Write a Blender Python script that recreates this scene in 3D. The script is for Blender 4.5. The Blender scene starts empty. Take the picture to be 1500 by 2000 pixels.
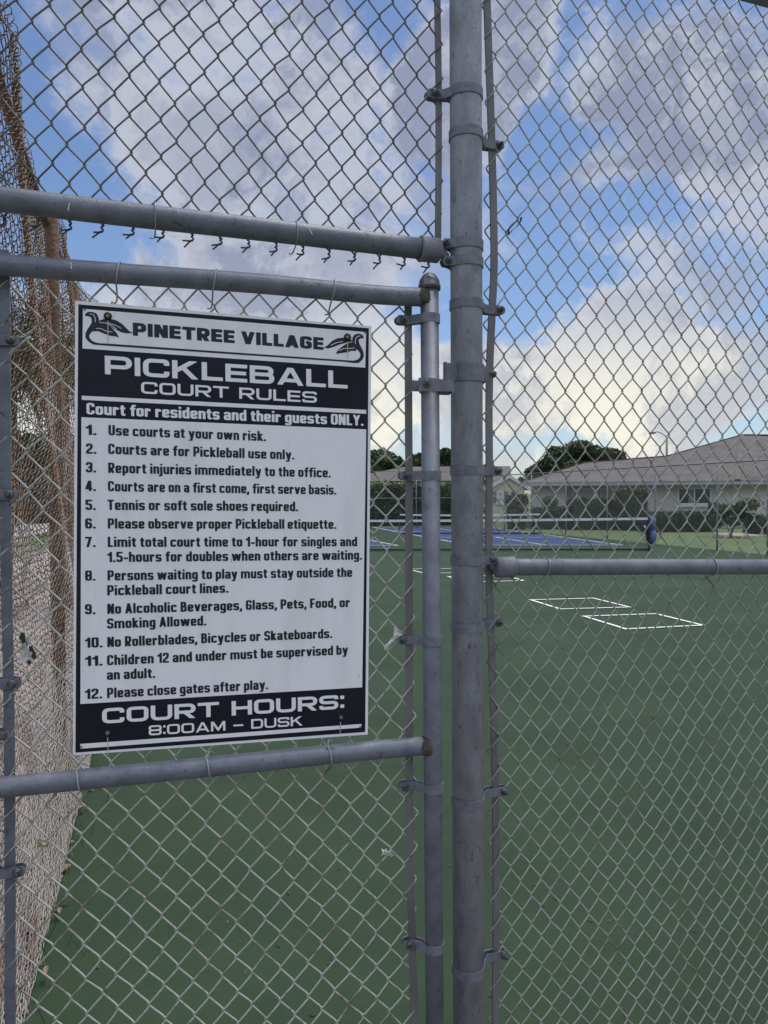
import bpy, math, random
import numpy as np
from mathutils import Vector, Matrix
R = math.radians
SC = bpy.context.scene
COL = SC.collection
rng = random.Random(7)

# ------------------------------------------------------------------ camera
F_PX, W_PX, H_PX = 1450.0, 1500.0, 2000.0
CAM_H = 1.6
PITCH, ROLL = R(1.38), R(0.33)
fw = Vector((0, math.cos(PITCH), -math.sin(PITCH)))
rt0 = Vector((1, 0, 0)); up0 = rt0.cross(fw)
rt = rt0 * math.cos(ROLL) - up0 * math.sin(ROLL)
up = rt.cross(fw)
CP = Vector((0, 0, CAM_H))
cam = bpy.data.cameras.new('camera'); camo = bpy.data.objects.new('camera', cam); COL.objects.link(camo)
camo.matrix_world = Matrix(((rt.x, up.x, -fw.x, CP.x), (rt.y, up.y, -fw.y, CP.y), (rt.z, up.z, -fw.z, CP.z), (0, 0, 0, 1)))
cam.sensor_fit = 'VERTICAL'; cam.sensor_height = 24.0; cam.lens = F_PX / H_PX * 24.0
cam.clip_start = 0.02; cam.clip_end = 3000
SC.camera = camo

def ray(px, py):
    return (fw * F_PX + rt * (px - W_PX / 2) + up * (H_PX / 2 - py)) / F_PX
def atY(px, py, Y):
    d = ray(px, py); return CP + d * (Y / d.y)
def gnd(px, py, z=0.0):
    d = ray(px, py); return CP + d * ((z - CAM_H) / d.z)
def onpl(px, py, p, n):
    d = ray(px, py); return CP + d * ((p - CP).dot(n) / d.dot(n))

# ------------------------------------------------------------------ world
SC.view_settings.view_transform = 'Standard'; SC.view_settings.look = 'None'
SC.view_settings.exposure = 0.0; SC.view_settings.gamma = 1.0
SUN_EL, SUN_AZ = R(74), R(50)     # azimuth clockwise from +Y
SUN_E, SUN_ANGLE = 4.4, R(30)
wd = bpy.data.worlds.new('World'); SC.world = wd; wd.use_nodes = True
def build_world():
    nt = wd.node_tree; N = nt.nodes; L = nt.links; N.clear()
    out = N.new('ShaderNodeOutputWorld')
    sky = N.new('ShaderNodeTexSky'); sky.sky_type = 'NISHITA'; sky.sun_disc = False
    sky.sun_elevation = SUN_EL; sky.sun_rotation = SUN_AZ; sky.air_density = 1.0; sky.dust_density = 0.6; sky.ozone_density = 2.0
    bg = N.new('ShaderNodeBackground'); bg.inputs[1].default_value = 0.118
    tint = N.new('ShaderNodeMix'); tint.data_type = 'RGBA'; tint.blend_type = 'MULTIPLY'; tint.inputs[0].default_value = 1.0
    tint.inputs[7].default_value = (0.92, 0.98, 1.1, 1)
    L.new(sky.outputs[0], tint.inputs[6]); L.new(tint.outputs[2], bg.inputs[0])
    tc = N.new('ShaderNodeTexCoord')
    def math_(op, a, b=None, c=None, clamp=False):
        m = N.new('ShaderNodeMath'); m.operation = op; m.use_clamp = clamp
        for i, v in enumerate((a, b, c)):
            if v is None: continue
            if isinstance(v, (int, float)): m.inputs[i].default_value = v
            else: L.new(v, m.inputs[i])
        return m.outputs[0]
    def noise(scale, detail, rough, vec, dist=0.0, w=None):
        n = N.new('ShaderNodeTexNoise'); n.inputs['Scale'].default_value = scale; n.inputs['Detail'].default_value = detail
        n.inputs['Roughness'].default_value = rough; n.inputs['Distortion'].default_value = dist
        L.new(vec, n.inputs['Vector']); return n.outputs[0]
    def mapr(v, a, b, c=0.0, d=1.0, smooth=True):
        m = N.new('ShaderNodeMapRange'); m.interpolation_type = 'SMOOTHSTEP' if smooth else 'LINEAR'
        L.new(v, m.inputs[0])
        for i, q in enumerate((a, b, c, d)): m.inputs[i + 1].default_value = q
        return m.outputs[0]
    dirv = tc.outputs['Generated']
    # warp of the direction gives ragged cloud edges
    nw = N.new('ShaderNodeTexNoise'); nw.inputs['Scale'].default_value = 5.0; nw.inputs['Detail'].default_value = 7.0; nw.inputs['Roughness'].default_value = 0.6
    L.new(dirv, nw.inputs['Vector'])
    sub = N.new('ShaderNodeVectorMath'); sub.operation = 'SUBTRACT'; L.new(nw.outputs['Color'], sub.inputs[0]); sub.inputs[1].default_value = (0.5, 0.5, 0.5)
    scl = N.new('ShaderNodeVectorMath'); scl.operation = 'SCALE'; L.new(sub.outputs[0], scl.inputs[0]); scl.inputs['Scale'].default_value = 0.20
    add = N.new('ShaderNodeVectorMath'); add.operation = 'ADD'; L.new(dirv, add.inputs[0]); L.new(scl.outputs[0], add.inputs[1])
    warped = add.outputs[0]
    sep = N.new('ShaderNodeSeparateXYZ'); L.new(dirv, sep.inputs[0]); dz = sep.outputs[2]
    def blob(px, py, rad, amp, hard=0.0, sx=1.0):
        d = ray(px, py).normalized()
        v = N.new('ShaderNodeVectorMath'); v.operation = 'SUBTRACT'; L.new(warped, v.inputs[0]); v.inputs[1].default_value = d
        s = N.new('ShaderNodeVectorMath'); s.operation = 'MULTIPLY'; L.new(v.outputs[0], s.inputs[0]); s.inputs[1].default_value = (1 / sx, 1, 1)
        ln = N.new('ShaderNodeVectorMath'); ln.operation = 'LENGTH'; L.new(s.outputs[0], ln.inputs[0])
        return mapr(ln.outputs['Value'], rad / F_PX, rad * hard / F_PX, 0.0, amp)
    def total(lst):
        t = lst[0]
        for x in lst[1:]: t = math_('ADD', t, x)
        return t
    # cloud cover: broad noise + the clouds that stand over the court
    fine = noise(8.0, 11.0, 0.66, dirv, 0.4)
    front = total([
        blob(560, 380, 480, 0.55, 0.25), blob(330, 200, 300, 0.42, 0.1), blob(700, 330, 220, 0.25, 0.1), blob(650, 130, 200, 0.15),
        blob(960, 150, 165, 0.95, 0.6), blob(1010, 60, 90, 0.4, 0.4), blob(1040, 180, 60, 0.4, 0.3), blob(900, 330, 140, 0.35, 0.2),
        blob(1390, 190, 240, 0.85, 0.2, 1.2), blob(1230, 320, 160, 0.30, 0.1, 1.3), blob(1480, 330, 170, 0.35, 0.2), blob(1250, 140, 130, 0.22, 0.1, 1.4),
        blob(600, 545, 130, 0.45, 0.1, 2.4), blob(1240, 540, 120, 0.42, 0.1, 1.2), blob(1420, 520, 130, 0.3, 0.1, 1.5),
        blob(1230, 740, 150, 1.0, 0.5, 3.0), blob(1000, 700, 90, 0.5, 0.3, 1.6), blob(790, 770, 150, 0.75, 0.4, 2.0), blob(1470, 670, 110, 0.4, 0.2, 1.6),
        blob(300, 760, 300, 0.6, 0.3, 2.0), blob(1000, 890, 60, 0.45, 0.2, 8.0),
        blob(1110, 290, 110, -0.5, 0.3), blob(190, 440, 170, -0.45), blob(760, 50, 90, -0.25)])
    broad = mapr(noise(1.6, 5.0, 0.55, dirv), 0.35, 0.62, 0.0, 1.0)
    behind = mapr(sep.outputs[1], 0.35, -0.05, 0.0, 1.0)
    vm = N.new('ShaderNodeMapping'); vm.inputs['Rotation'].default_value = (R(20), R(-35), R(15)); vm.inputs['Scale'].default_value = (1.6, 1.6, 7.0); L.new(warped, vm.inputs[0])
    wisp = noise(2.6, 10.0, 0.62, vm.outputs[0], 0.2)
    dens = math_('ADD', math_('ADD', math_('ADD', front, math_('MULTIPLY', math_('SUBTRACT', wisp, 0.5), 1.7)), math_('MULTIPLY', math_('MULTIPLY', broad, behind), 1.0)), math_('MULTIPLY', math_('SUBTRACT', fine, 0.5), 1.9))
    cov = mapr(dens, 0.06, 0.80, 0.0, 0.97)
    # cloud brightness: grey-lavender bellies high, cream towards the horizon, bright rims
    shade = noise(5.5, 10.0, 0.66, warped, 0.3)
    belly = math_('ADD', math_('MULTIPLY', mapr(dens, 0.45, 1.15, 0.0, 0.65), mapr(dz, 0.12, 0.30)), mapr(shade, 0.45, 0.60, 0.0, 0.8), clamp=True)
    lit = N.new('ShaderNodeMix'); lit.data_type = 'RGBA'; L.new(mapr(dz, 0.08, 0.28), lit.inputs[0])
    lit.inputs[6].default_value = (0.98, 0.94, 0.80, 1); lit.inputs[7].default_value = (0.60, 0.62, 0.70, 1)
    drk = N.new('ShaderNodeMix'); drk.data_type = 'RGBA'; L.new(mapr(dz, 0.05, 0.35), drk.inputs[0])
    drk.inputs[6].default_value = (0.50, 0.53, 0.60, 1); drk.inputs[7].default_value = (0.29, 0.33, 0.46, 1)
    cc = N.new('ShaderNodeMix'); cc.data_type = 'RGBA'; L.new(belly, cc.inputs[0]); L.new(lit.outputs[2], cc.inputs[6]); L.new(drk.outputs[2], cc.inputs[7])
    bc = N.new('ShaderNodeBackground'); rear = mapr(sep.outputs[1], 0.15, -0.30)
    hi = mapr(dz, 0.15, 0.60, 0.35, 3.5)  # added fill: unseen clouds behind the camera brightened overhead, dimmed near the horizon
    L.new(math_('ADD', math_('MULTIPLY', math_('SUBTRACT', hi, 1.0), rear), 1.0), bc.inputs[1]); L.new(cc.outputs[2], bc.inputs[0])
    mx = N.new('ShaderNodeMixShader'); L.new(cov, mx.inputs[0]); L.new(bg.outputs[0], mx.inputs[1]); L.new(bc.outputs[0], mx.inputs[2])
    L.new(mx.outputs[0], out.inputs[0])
build_world()
sun = bpy.data.lights.new('sun', 'SUN'); suno = bpy.data.objects.new('sun', sun); COL.objects.link(suno)
sun.energy = SUN_E; sun.angle = SUN_ANGLE; sun.color = (1.0, 0.96, 0.90)
sd = Vector((math.sin(SUN_AZ) * math.cos(SUN_EL), math.cos(SUN_AZ) * math.cos(SUN_EL), math.sin(SUN_EL)))
suno.rotation_euler = sd.to_track_quat('Z', 'Y').to_euler(); suno.location = sd * 60

# ------------------------------------------------------------------ materials
def material(name, col, rough=0.6, metal=0.0, var=None, vscale=8.0, vrange=(0.4, 0.65), bump=0.0, bscale=60.0, spec=0.5,
             stretch=(1, 1, 1), var2=None, v2scale=30.0, v2range=(0.6, 0.7), coords='Object', detail=6.0):
    m = bpy.data.materials.new(name); m.use_nodes = True
    nt = m.node_tree; N = nt.nodes; L = nt.links; b = N['Principled BSDF']
    b.inputs['Roughness'].default_value = rough; b.inputs['Metallic'].default_value = metal
    b.inputs['Specular IOR Level'].default_value = spec
    b.inputs['Base Color'].default_value = (*col, 1)
    if var is None and not bump: return m
    tc = N.new('ShaderNodeTexCoord'); mp = N.new('ShaderNodeMapping'); mp.inputs['Scale'].default_value = stretch
    L.new(tc.outputs[coords], mp.inputs[0])
    cur = None
    for v, s, (a, c), dt in ((var, vscale, vrange, detail), (var2, v2scale, v2range, 4.0)):
        if v is None: continue
        n = N.new('ShaderNodeTexNoise'); n.inputs['Scale'].default_value = s; n.inputs['Detail'].default_value = dt; n.inputs['Roughness'].default_value = 0.65
        L.new(mp.outputs[0], n.inputs['Vector'])
        r = N.new('ShaderNodeMapRange'); r.inputs[1].default_value = a; r.inputs[2].default_value = c; L.new(n.outputs[0], r.inputs[0])
        x = N.new('ShaderNodeMix'); x.data_type = 'RGBA'; L.new(r.outputs[0], x.inputs[0])
        if cur is None: x.inputs[6].default_value = (*col, 1)
        else: L.new(cur, x.inputs[6])
        x.inputs[7].default_value = (*v, 1); cur = x.outputs[2]
    if cur: L.new(cur, b.inputs['Base Color'])
    if bump:
        n = N.new('ShaderNodeTexNoise'); n.inputs['Scale'].default_value = bscale; n.inputs['Detail'].default_value = 5.0
        L.new(mp.outputs[0], n.inputs['Vector'])
        bp = N.new('ShaderNodeBump'); bp.inputs['Strength'].default_value = bump; bp.inputs['Distance'].default_value = 0.01
        L.new(n.outputs[0], bp.inputs['Height']); L.new(bp.outputs[0], b.inputs['Normal'])
    return m
M = {}
M['post'] = material('galvanised_post', (0.31, 0.315, 0.335), 0.7, 0.1, (0.215, 0.22, 0.24), 26, (0.40, 0.62), 0.25, 260, stretch=(1, 1, 0.45),
                     var2=(0.10, 0.10, 0.11), v2scale=85, v2range=(0.60, 0.70), detail=9.0)
M['pipe'] = material('galvanised_pipe', (0.17, 0.183, 0.21), 0.5, 0.2, (0.118, 0.128, 0.15), 20, (0.40, 0.64), 0.15, 260,
                     var2=(0.07, 0.072, 0.08), v2scale=55, v2range=(0.60, 0.70), detail=9.0)
M['band'] = material('galvanised_band', (0.19, 0.195, 0.22), 0.6, 0.1, (0.13, 0.133, 0.15), 40, (0.42, 0.62), 0.15, 220)
M['bolt'] = material('weathered_bolt', (0.15, 0.15, 0.155), 0.5, 0.6, (0.06, 0.055, 0.05), 120, (0.45, 0.6))
M['bar'] = material('tension_bar_metal', (0.19, 0.186, 0.18), 0.6, 0.1, (0.13, 0.125, 0.115), 12, (0.4, 0.65), 0.06, 120, stretch=(1, 1, 0.3))
M['wire'] = material('galvanised_wire', (0.31, 0.325, 0.285), 0.45, 0.1, (0.15, 0.13, 0.105), 9, (0.52, 0.66))
M['wire_gate'] = material('gate_wire', (0.39, 0.39, 0.34), 0.45, 0.1, (0.15, 0.095, 0.06), 11, (0.53, 0.66), var2=(0.16, 0.10, 0.06), v2scale=60, v2range=(0.6, 0.68))
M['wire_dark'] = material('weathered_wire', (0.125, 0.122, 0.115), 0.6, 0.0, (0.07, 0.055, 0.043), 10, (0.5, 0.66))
M['wire_rust'] = material('rusty_wire', (0.29, 0.255, 0.225), 0.7, 0.1, (0.13, 0.075, 0.045), 3.0, (0.38, 0.56))
def rusty():
    nt = M['wire_rust'].node_tree; N = nt.nodes; L = nt.links
    mr = [n for n in N if n.type == 'MAP_RANGE'][0]; nz = mr.inputs[0].links[0].from_socket
    tc = [n for n in N if n.type == 'TEX_COORD'][0]; sp = N.new('ShaderNodeSeparateXYZ'); L.new(tc.outputs['Object'], sp.inputs[0])
    zr = N.new('ShaderNodeMapRange'); zr.inputs[1].default_value = .4; zr.inputs[2].default_value = 2.6; zr.inputs[3].default_value = -.16; zr.inputs[4].default_value = .17; L.new(sp.outputs[2], zr.inputs[0])
    ad = N.new('ShaderNodeMath'); L.new(nz, ad.inputs[0]); L.new(zr.outputs[0], ad.inputs[1]); L.new(ad.outputs[0], mr.inputs[0])
rusty()
M['rust'] = material('rusted_weld', (0.10, 0.085, 0.075), 0.85, 0.0, (0.045, 0.035, 0.03), 60, (0.4, 0.6), 0.5, 150)
M['rail_rust'] = material('rusty_rail', (0.15, 0.080, 0.045), 0.85, 0.0, (0.20, 0.13, 0.09), 22, (0.42, 0.6), 0.8, 70)
M['white'] = material('sign_white', (0.86, 0.84, 0.82), 0.5, 0, (0.75, 0.73, 0.71), 5, (0.48, 0.72), stretch=(2.5, 2.5, 0.5), var2=(0.40, 0.40, 0.40), v2scale=42, v2range=(0.70, 0.76))
M['edge'] = material('sign_edge', (0.55, 0.56, 0.56), 0.5)
M['black'] = material('sign_black', (0.011, 0.012, 0.018), 0.4, 0, (0.020, 0.021, 0.029), 4, (0.45, 0.7), spec=0.2)
M['ink'] = material('sign_lettering_dark', (0.014, 0.015, 0.022), 0.4, spec=0.4)
M['inkw'] = material('sign_lettering_light', (0.85, 0.83, 0.81), 0.42)
M['boltblack'] = material('black_bolt', (0.018, 0.016, 0.014), 0.45, 0.2)
M['brass'] = material('bolt_centre', (0.22, 0.18, 0.12), 0.35, 0.7)
M['stain'] = material('rust_drip', (0.47, 0.46, 0.46), 0.6)
M['court'] = material('court_green', (0.036, 0.060, 0.035), 0.8, 0, (0.027, 0.047, 0.027), 0.9, (0.38, 0.62), 0.8, 240, spec=0.1,
                      var2=(0.048, 0.073, 0.045), v2scale=110, v2range=(0.56, 0.74), detail=10.0)
M['blue'] = material('court_blue', (0.023, 0.047, 0.118), 0.85, 0, (0.02, 0.04, 0.10), 1.5, (0.4, 0.65), spec=0.3)
M['line'] = material('court_paint_white', (0.56, 0.58, 0.56), 0.75, 0, (0.40, 0.43, 0.40), 14, (0.48, 0.68))
M['concrete'] = material('pink_paving', (0.25, 0.205, 0.185), 0.85, 0, (0.20, 0.165, 0.15), 3, (0.4, 0.65), 0.3, 80, var2=(0.25, 0.21, 0.19), v2scale=40, v2range=(0.6, 0.75))
M['asphalt'] = material('weathered_concrete', (0.12, 0.117, 0.11), 0.9, 0, (0.09, 0.088, 0.084), 6, (0.4, 0.65), 0.3, 120)
M['grass'] = material('lawn', (0.062, 0.098, 0.024), 0.9, 0, (0.042, 0.068, 0.018), 1.2, (0.4, 0.62), 0.8, 50, var2=(0.095, 0.11, 0.04), v2scale=6, v2range=(0.58, 0.72))
M['road'] = material('pale_road', (0.33, 0.32, 0.31), 0.9, 0, (0.27, 0.26, 0.26), 2, (0.4, 0.65))
M['blade'] = material('grass_blade', (0.10, 0.15, 0.04), 0.8, 0, (0.18, 0.17, 0.07), 3, (0.45, 0.65))
M['leafdark'] = material('leaf_dark', (0.030, 0.052, 0.020), 0.65, 0, (0.065, 0.095, 0.030), 1.0, (0.42, 0.62), coords='Object')
M['leafmid'] = material('leaf_mid', (0.035, 0.065, 0.02), 0.65, 0, (0.075, 0.115, 0.03), 1.6, (0.42, 0.62))
M['hedge'] = material('hedge_leaf', (0.030, 0.052, 0.018), 0.7, 0, (0.055, 0.08, 0.028), 2.0, (0.42, 0.62))
M['hedgetip'] = material('hedge_new_growth', (0.13, 0.17, 0.035), 0.6, 0, (0.07, 0.10, 0.025), 3.0, (0.42, 0.62))
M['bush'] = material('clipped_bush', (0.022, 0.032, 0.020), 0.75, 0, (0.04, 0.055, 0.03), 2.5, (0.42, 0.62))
M['bark'] = material('bark', (0.12, 0.085, 0.06), 0.9, 0, (0.06, 0.045, 0.035), 6, (0.4, 0.6), 0.6, 30, stretch=(1, 1, 0.3))
M['palm'] = material('palm_frond', (0.10, 0.10, 0.045), 0.65, 0, (0.15, 0.10, 0.055), 2, (0.42, 0.6))
M['deadleaf'] = material('dead_leaf', (0.20, 0.155, 0.115), 0.8, 0, (0.12, 0.07, 0.045), 9, (0.4, 0.6))
M['wallpink'] = material('pale_stucco', (0.54, 0.475, 0.43), 0.9, 0, (0.49, 0.43, 0.39), 1.5, (0.4, 0.65), 0.2, 60)
M['wallyellow'] = material('yellow_stucco', (0.56, 0.53, 0.36), 0.9, 0, (0.52, 0.49, 0.34), 1.5, (0.4, 0.65))
M['trim'] = material('white_trim', (0.62, 0.62, 0.62), 0.6)
M['fascia'] = material('grey_fascia', (0.36, 0.35, 0.36), 0.7)
M['glass'] = material('window_glass', (0.03, 0.035, 0.04), 0.12)
M['blind'] = material('window_blind', (0.22, 0.22, 0.23), 0.7)
M['shutter'] = material('grey_shutter', (0.14, 0.14, 0.15), 0.7)
M['nettape'] = material('net_tape', (0.72, 0.72, 0.70), 0.7)
M['netcord'] = material('net_cord', (0.02, 0.022, 0.022), 0.8)
M['netpost'] = material('net_post_green', (0.012, 0.03, 0.02), 0.5)
M['bluecloth'] = material('blue_cloth', (0.06, 0.10, 0.20), 0.85, 0, (0.035, 0.06, 0.13), 4, (0.4, 0.65))
M['bluepale'] = material('pale_blue_cloth', (0.13, 0.19, 0.33), 0.85, 0, (0.09, 0.13, 0.25), 6, (0.4, 0.65))
M['lamp'] = material('lamp_metal', (0.16, 0.16, 0.165), 0.5, 0.3)
M['scrap'] = material('white_plastic', (0.62, 0.62, 0.56), 0.6)
M['scrapdark'] = material('black_print', (0.02, 0.02, 0.02), 0.6)
M['scrapyellow'] = material('yellowed_plastic', (0.42, 0.38, 0.22), 0.7)
M['paintmark'] = material('white_paint_fleck', (0.7, 0.7, 0.68), 0.7)
def roof_mat():
    m = material('grey_shingles', (0.128, 0.117, 0.110), 0.9, 0, (0.092, 0.085, 0.080), 1.2, (0.4, 0.65), 0.0, spec=0.2)
    nt = m.node_tree; N = nt.nodes; L = nt.links; b = N['Principled BSDF']
    tc = N.new('ShaderNodeTexCoord'); mp = N.new('ShaderNodeMapping'); mp.inputs['Scale'].default_value = (1.0, 1.0, 1.0)
    mp.inputs['Rotation'].default_value = (R(90), 0, 0)
    L.new(tc.outputs['Object'], mp.inputs[0])
    br = N.new('ShaderNodeTexBrick'); br.inputs['Scale'].default_value = 3.0; br.inputs['Mortar Size'].default_value = 0.02
    br.inputs['Color1'].default_value = (1, 1, 1, 1); br.inputs['Color2'].default_value = (0.8, 0.8, 0.8, 1); br.inputs['Mortar'].default_value = (0.6, 0.6, 0.6, 1)
    br.inputs['Brick Width'].default_value = 0.9; br.inputs['Row Height'].default_value = 0.22
    L.new(mp.outputs[0], br.inputs['Vector'])
    src = b.inputs['Base Color'].links[0].from_socket
    x = N.new('ShaderNodeMix'); x.data_type = 'RGBA'; x.blend_type = 'MULTIPLY'; x.inputs[0].default_value = 0.8
    L.new(src, x.inputs[6]); L.new(br.outputs[0], x.inputs[7]); L.new(x.outputs[2], b.inputs['Base Color'])
    return m
M['roof'] = roof_mat()

# ------------------------------------------------------------------ mesh helpers
class MB:
    def __init__(s): s.v = []; s.f = []; s.mi = []; s.cm = 0
    def add(s, vs, fs):
        o = len(s.v); s.v.extend([tuple(x) for x in vs]); s.f.extend([tuple(i + o for i in q) for q in fs]); s.mi.extend([s.cm] * len(fs))
    def tube(s, path, r, n=8, cap=True, flat=None):
        """path: points; r: radius or list; flat=(half width vector fn) unused"""
        P = [Vector(p) for p in path]; k = len(P)
        if not isinstance(r, (list, tuple)): r = [r] * k
        t = (P[1] - P[0]).normalized()
        ref = Vector((0, 0, 1)) if abs(t.z) < 0.9 else Vector((1, 0, 0))
        u = t.cross(ref).normalized(); vs = []
        for i in range(k):
            a = P[max(i - 1, 0)]; b = P[min(i + 1, k - 1)]
            t = (b - a)
            if t.length < 1e-9: t = Vector((0, 0, 1))
            t.normalize(); u = u - t * u.dot(t)
            if u.length < 1e-6: u = t.orthogonal()
            u.normalize(); w = t.cross(u)
            for j in range(n):
                an = 2 * math.pi * j / n
                vs.append(P[i] + (u * math.cos(an) + w * math.sin(an)) * r[i])
        fs = [(i * n + j, i * n + (j + 1) % n, (i + 1) * n + (j + 1) % n, (i + 1) * n + j) for i in range(k - 1) for j in range(n)]
        if cap: fs += [tuple(range(n - 1, -1, -1)), tuple((k - 1) * n + j for j in range(n))]
        s.add(vs, fs)
    def ribbon(s, path, wdir, hw, ndir, ht):
        """rectangular bar along path; wdir/ndir unit vectors (or lists)"""
        vs = []; k = len(path)
        for i, p in enumerate(path):
            wd_ = wdir[i] if isinstance(wdir, list) else wdir; nd = ndir[i] if isinstance(ndir, list) else ndir
            p = Vector(p)
            for a, b in ((-1, -1), (1, -1), (1, 1), (-1, 1)): vs.append(p + wd_ * (hw * a) + nd * (ht * b))
        fs = [(i * 4 + j, i * 4 + (j + 1) % 4, (i + 1) * 4 + (j + 1) % 4, (i + 1) * 4 + j) for i in range(k - 1) for j in range(4)]
        fs += [(3, 2, 1, 0), tuple((k - 1) * 4 + j for j in range(4))]
        s.add(vs, fs)
    def box(s, c, ax, ay, az, hx, hy, hz):
        c = Vector(c); vs = []
        for k in (-1, 1):
            for a, b in ((-1, -1), (1, -1), (1, 1), (-1, 1)): vs.append(c + ax * (hx * a) + ay * (hy * b) + az * (hz * k))
        s.add(vs, [(3, 2, 1, 0), (4, 5, 6, 7), (0, 1, 5, 4), (1, 2, 6, 5), (2, 3, 7, 6), (3, 0, 4, 7)])
    def lathe(s, base, axis, prof, n=20):
        axis = axis.normalized(); u = axis.orthogonal().normalized(); w = axis.cross(u); vs = []; base = Vector(base)
        for (h, r) in prof:
            for j in range(n):
                an = 2 * math.pi * j / n
                vs.append(base + axis * h + (u * math.cos(an) + w * math.sin(an)) * max(r, 1e-5))
        k = len(prof)
        fs = [(i * n + j, i * n + (j + 1) % n, (i + 1) * n + (j + 1) % n, (i + 1) * n + j) for i in range(k - 1) for j in range(n)]
        fs += [tuple(range(n - 1, -1, -1)), tuple((k - 1) * n + j for j in range(n))]
        s.add(vs, fs)
    def build(s, name, mat, parent=None, smooth=False, origin=None):
        me = bpy.data.meshes.new(name)
        o = Vector(origin) if origin is not None else Vector((0, 0, 0))
        if parent is not None: o = parent.location.copy()
        arr = np.array([tuple(q) for q in s.v], dtype=np.float64) - np.array(o)
        me.from_pydata([tuple(q) for q in arr], [], s.f)
        mats = mat if isinstance(mat, (list, tuple)) else [mat]
        for q in mats: me.materials.append(q)
        if len(mats) > 1: me.polygons.foreach_set('material_index', s.mi)
        if smooth: me.polygons.foreach_set('use_smooth', [True] * len(me.polygons))
        me.update()
        ob = bpy.data.objects.new(name, me); COL.objects.link(ob)
        if parent is not None: ob.parent = parent
        else: ob.location = o
        return ob
def empty(name, loc, label, cat, group=None):
    o = bpy.data.objects.new(name, None); o.empty_display_size = 0.1; COL.objects.link(o); o.location = Vector(loc)
    o['label'] = label; o['category'] = cat
    if group: o['group'] = group
    return o
def sub(mb, name, mat, par, root, smooth=False):
    """sub-part: child of a part that has its mesh origin at root's location"""
    me_o = mb.build(name, mat, None, smooth, origin=root.location)
    me_o.location = (0, 0, 0); me_o.parent = par
    return me_o
def tag(o, label, cat, group=None):
    o['label'] = label; o['category'] = cat
    if group: o['group'] = group
    return o
def struct(o): o['kind'] = 'structure'; return o
UP = Vector((0, 0, 1))

# ------------------------------------------------------------------ fence frame
TH = R(18.5)
A = Vector((math.cos(TH), math.sin(TH), 0)); NB = Vector((-math.sin(TH), math.cos(TH), 0))   # along the fence, and into the court
P0 = atY(912, 965, 1.76); P0.z = 0
POST_R = 0.0375
def lpl(px, py, off=0.0): return onpl(px, py, P0 + NB * off, NB)       # point on the fence plane shifted by off
# gate plane
g1 = atY(148, 965, 1.497); g2 = atY(720, 965, 1.66); g1.z = g2.z = 0
GA = (g2 - g1).normalized(); GN = Vector((-GA.y, GA.x, 0)); GP = g1 - GN * 0.012
def gpl(px, py, off=0.0): return onpl(px, py, GP + GN * off, GN)

def smooth_path(pts, k=6):
    """Catmull-Rom through points"""
    P = [Vector(p) for p in pts]; out = []
    for i in range(len(P) - 1):
        a = P[max(i - 1, 0)]; b = P[i]; c = P[i + 1]; d = P[min(i + 2, len(P) - 1)]
        for j in range(k):
            t = j / k
            out.append(0.5 * ((2 * b) + (c - a) * t + (2 * a - 5 * b + 4 * c - d) * t * t + (3 * b - a - 3 * c + d) * t ** 3))
    out.append(P[-1]); return out

def chainlink(org, adir, ndir, s0, s1, z0, z1, Wd, Hd, rw, sides=5, ph=0.0, jit=0.0012, warp=None, seed=1, pts=6, skip=(), zph=0.0, dn=0.0036):
    """woven wire: every vertical wire zigzags and hooks its neighbours at the knuckles"""
    r_ = random.Random(seed); mb = MB()
    n0 = int(round((s0 - ph) / (Wd / 2))); n1 = int(round((s1 - ph) / (Wd / 2)))
    m0 = int(math.ceil((z0 - zph) / (Hd / 2))); m1 = int(math.floor((z1 - zph) / (Hd / 2)))
    jx = {}
    def J(k, j):
        q = (k, j)
        if q not in jx: jx[q] = (r_.gauss(0, jit), r_.gauss(0, jit * 1.2), r_.gauss(0, jit * 0.6))
        return jx[q]
    ts = {6: (0.0, 0.07, 0.2, 0.5, 0.8, 0.93), 4: (0.0, 0.12, 0.5, 0.88), 2: (0.0, 0.5)}[pts]
    e = rw * 0.75
    adir = Vector(adir); ndir = Vector(ndir)
    for k in range(n0, n1):
        path = []
        def peak(j):
            right = (j + k) % 2 == 0          # right peaks sit at lattice column k+1
            col = k + 1 if right else k
            a, z, n = J(col, j)
            return (ph + col * Wd / 2 + a + (e if right else -e), zph + j * Hd / 2 + z, n, right)
        for j in range(m0, m1):
            p = peak(j); q = peak(j + 1)
            if (k, j) in skip:
                if len(path) > 1: mb.tube(path, rw, sides, cap=True)
                path = []; continue
            side = -1 if q[3] else 1          # going right passes in front
            for t in ts:
                ease = t * t * (3 - 2 * t); tt = 0.72 * t + 0.28 * ease
                a = p[0] + (q[0] - p[0]) * tt; z = p[1] + (q[1] - p[1]) * t
                if t in (0.07, 0.12): a = p[0] + (q[0] - p[0]) * 0.03
                if t in (0.93, 0.88): a = p[0] + (q[0] - p[0]) * 0.97
                nn = side * dn * min(1.0, math.sin(math.pi * t) * 2.2) + p[2] * (1 - t) + q[2] * t
                path.append((a, z, nn))
        if path:
            q = peak(m1); path.append((q[0], q[1], q[2]))
        def tow(w):
            a, z, n = w
            if warp: da, dz_, dn_ = warp(a, z); a += da; z += dz_; n += dn_
            return org + adir * a + ndir * n + UP * z
        if len(path) > 1: mb.tube([tow(w) for w in path], rw, sides, cap=True)
    def lattice(k, j): return tow((ph + k * Wd / 2, zph + j * Hd / 2, 0))
    return mb, lattice, (n0, n1, m0, m1)

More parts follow.
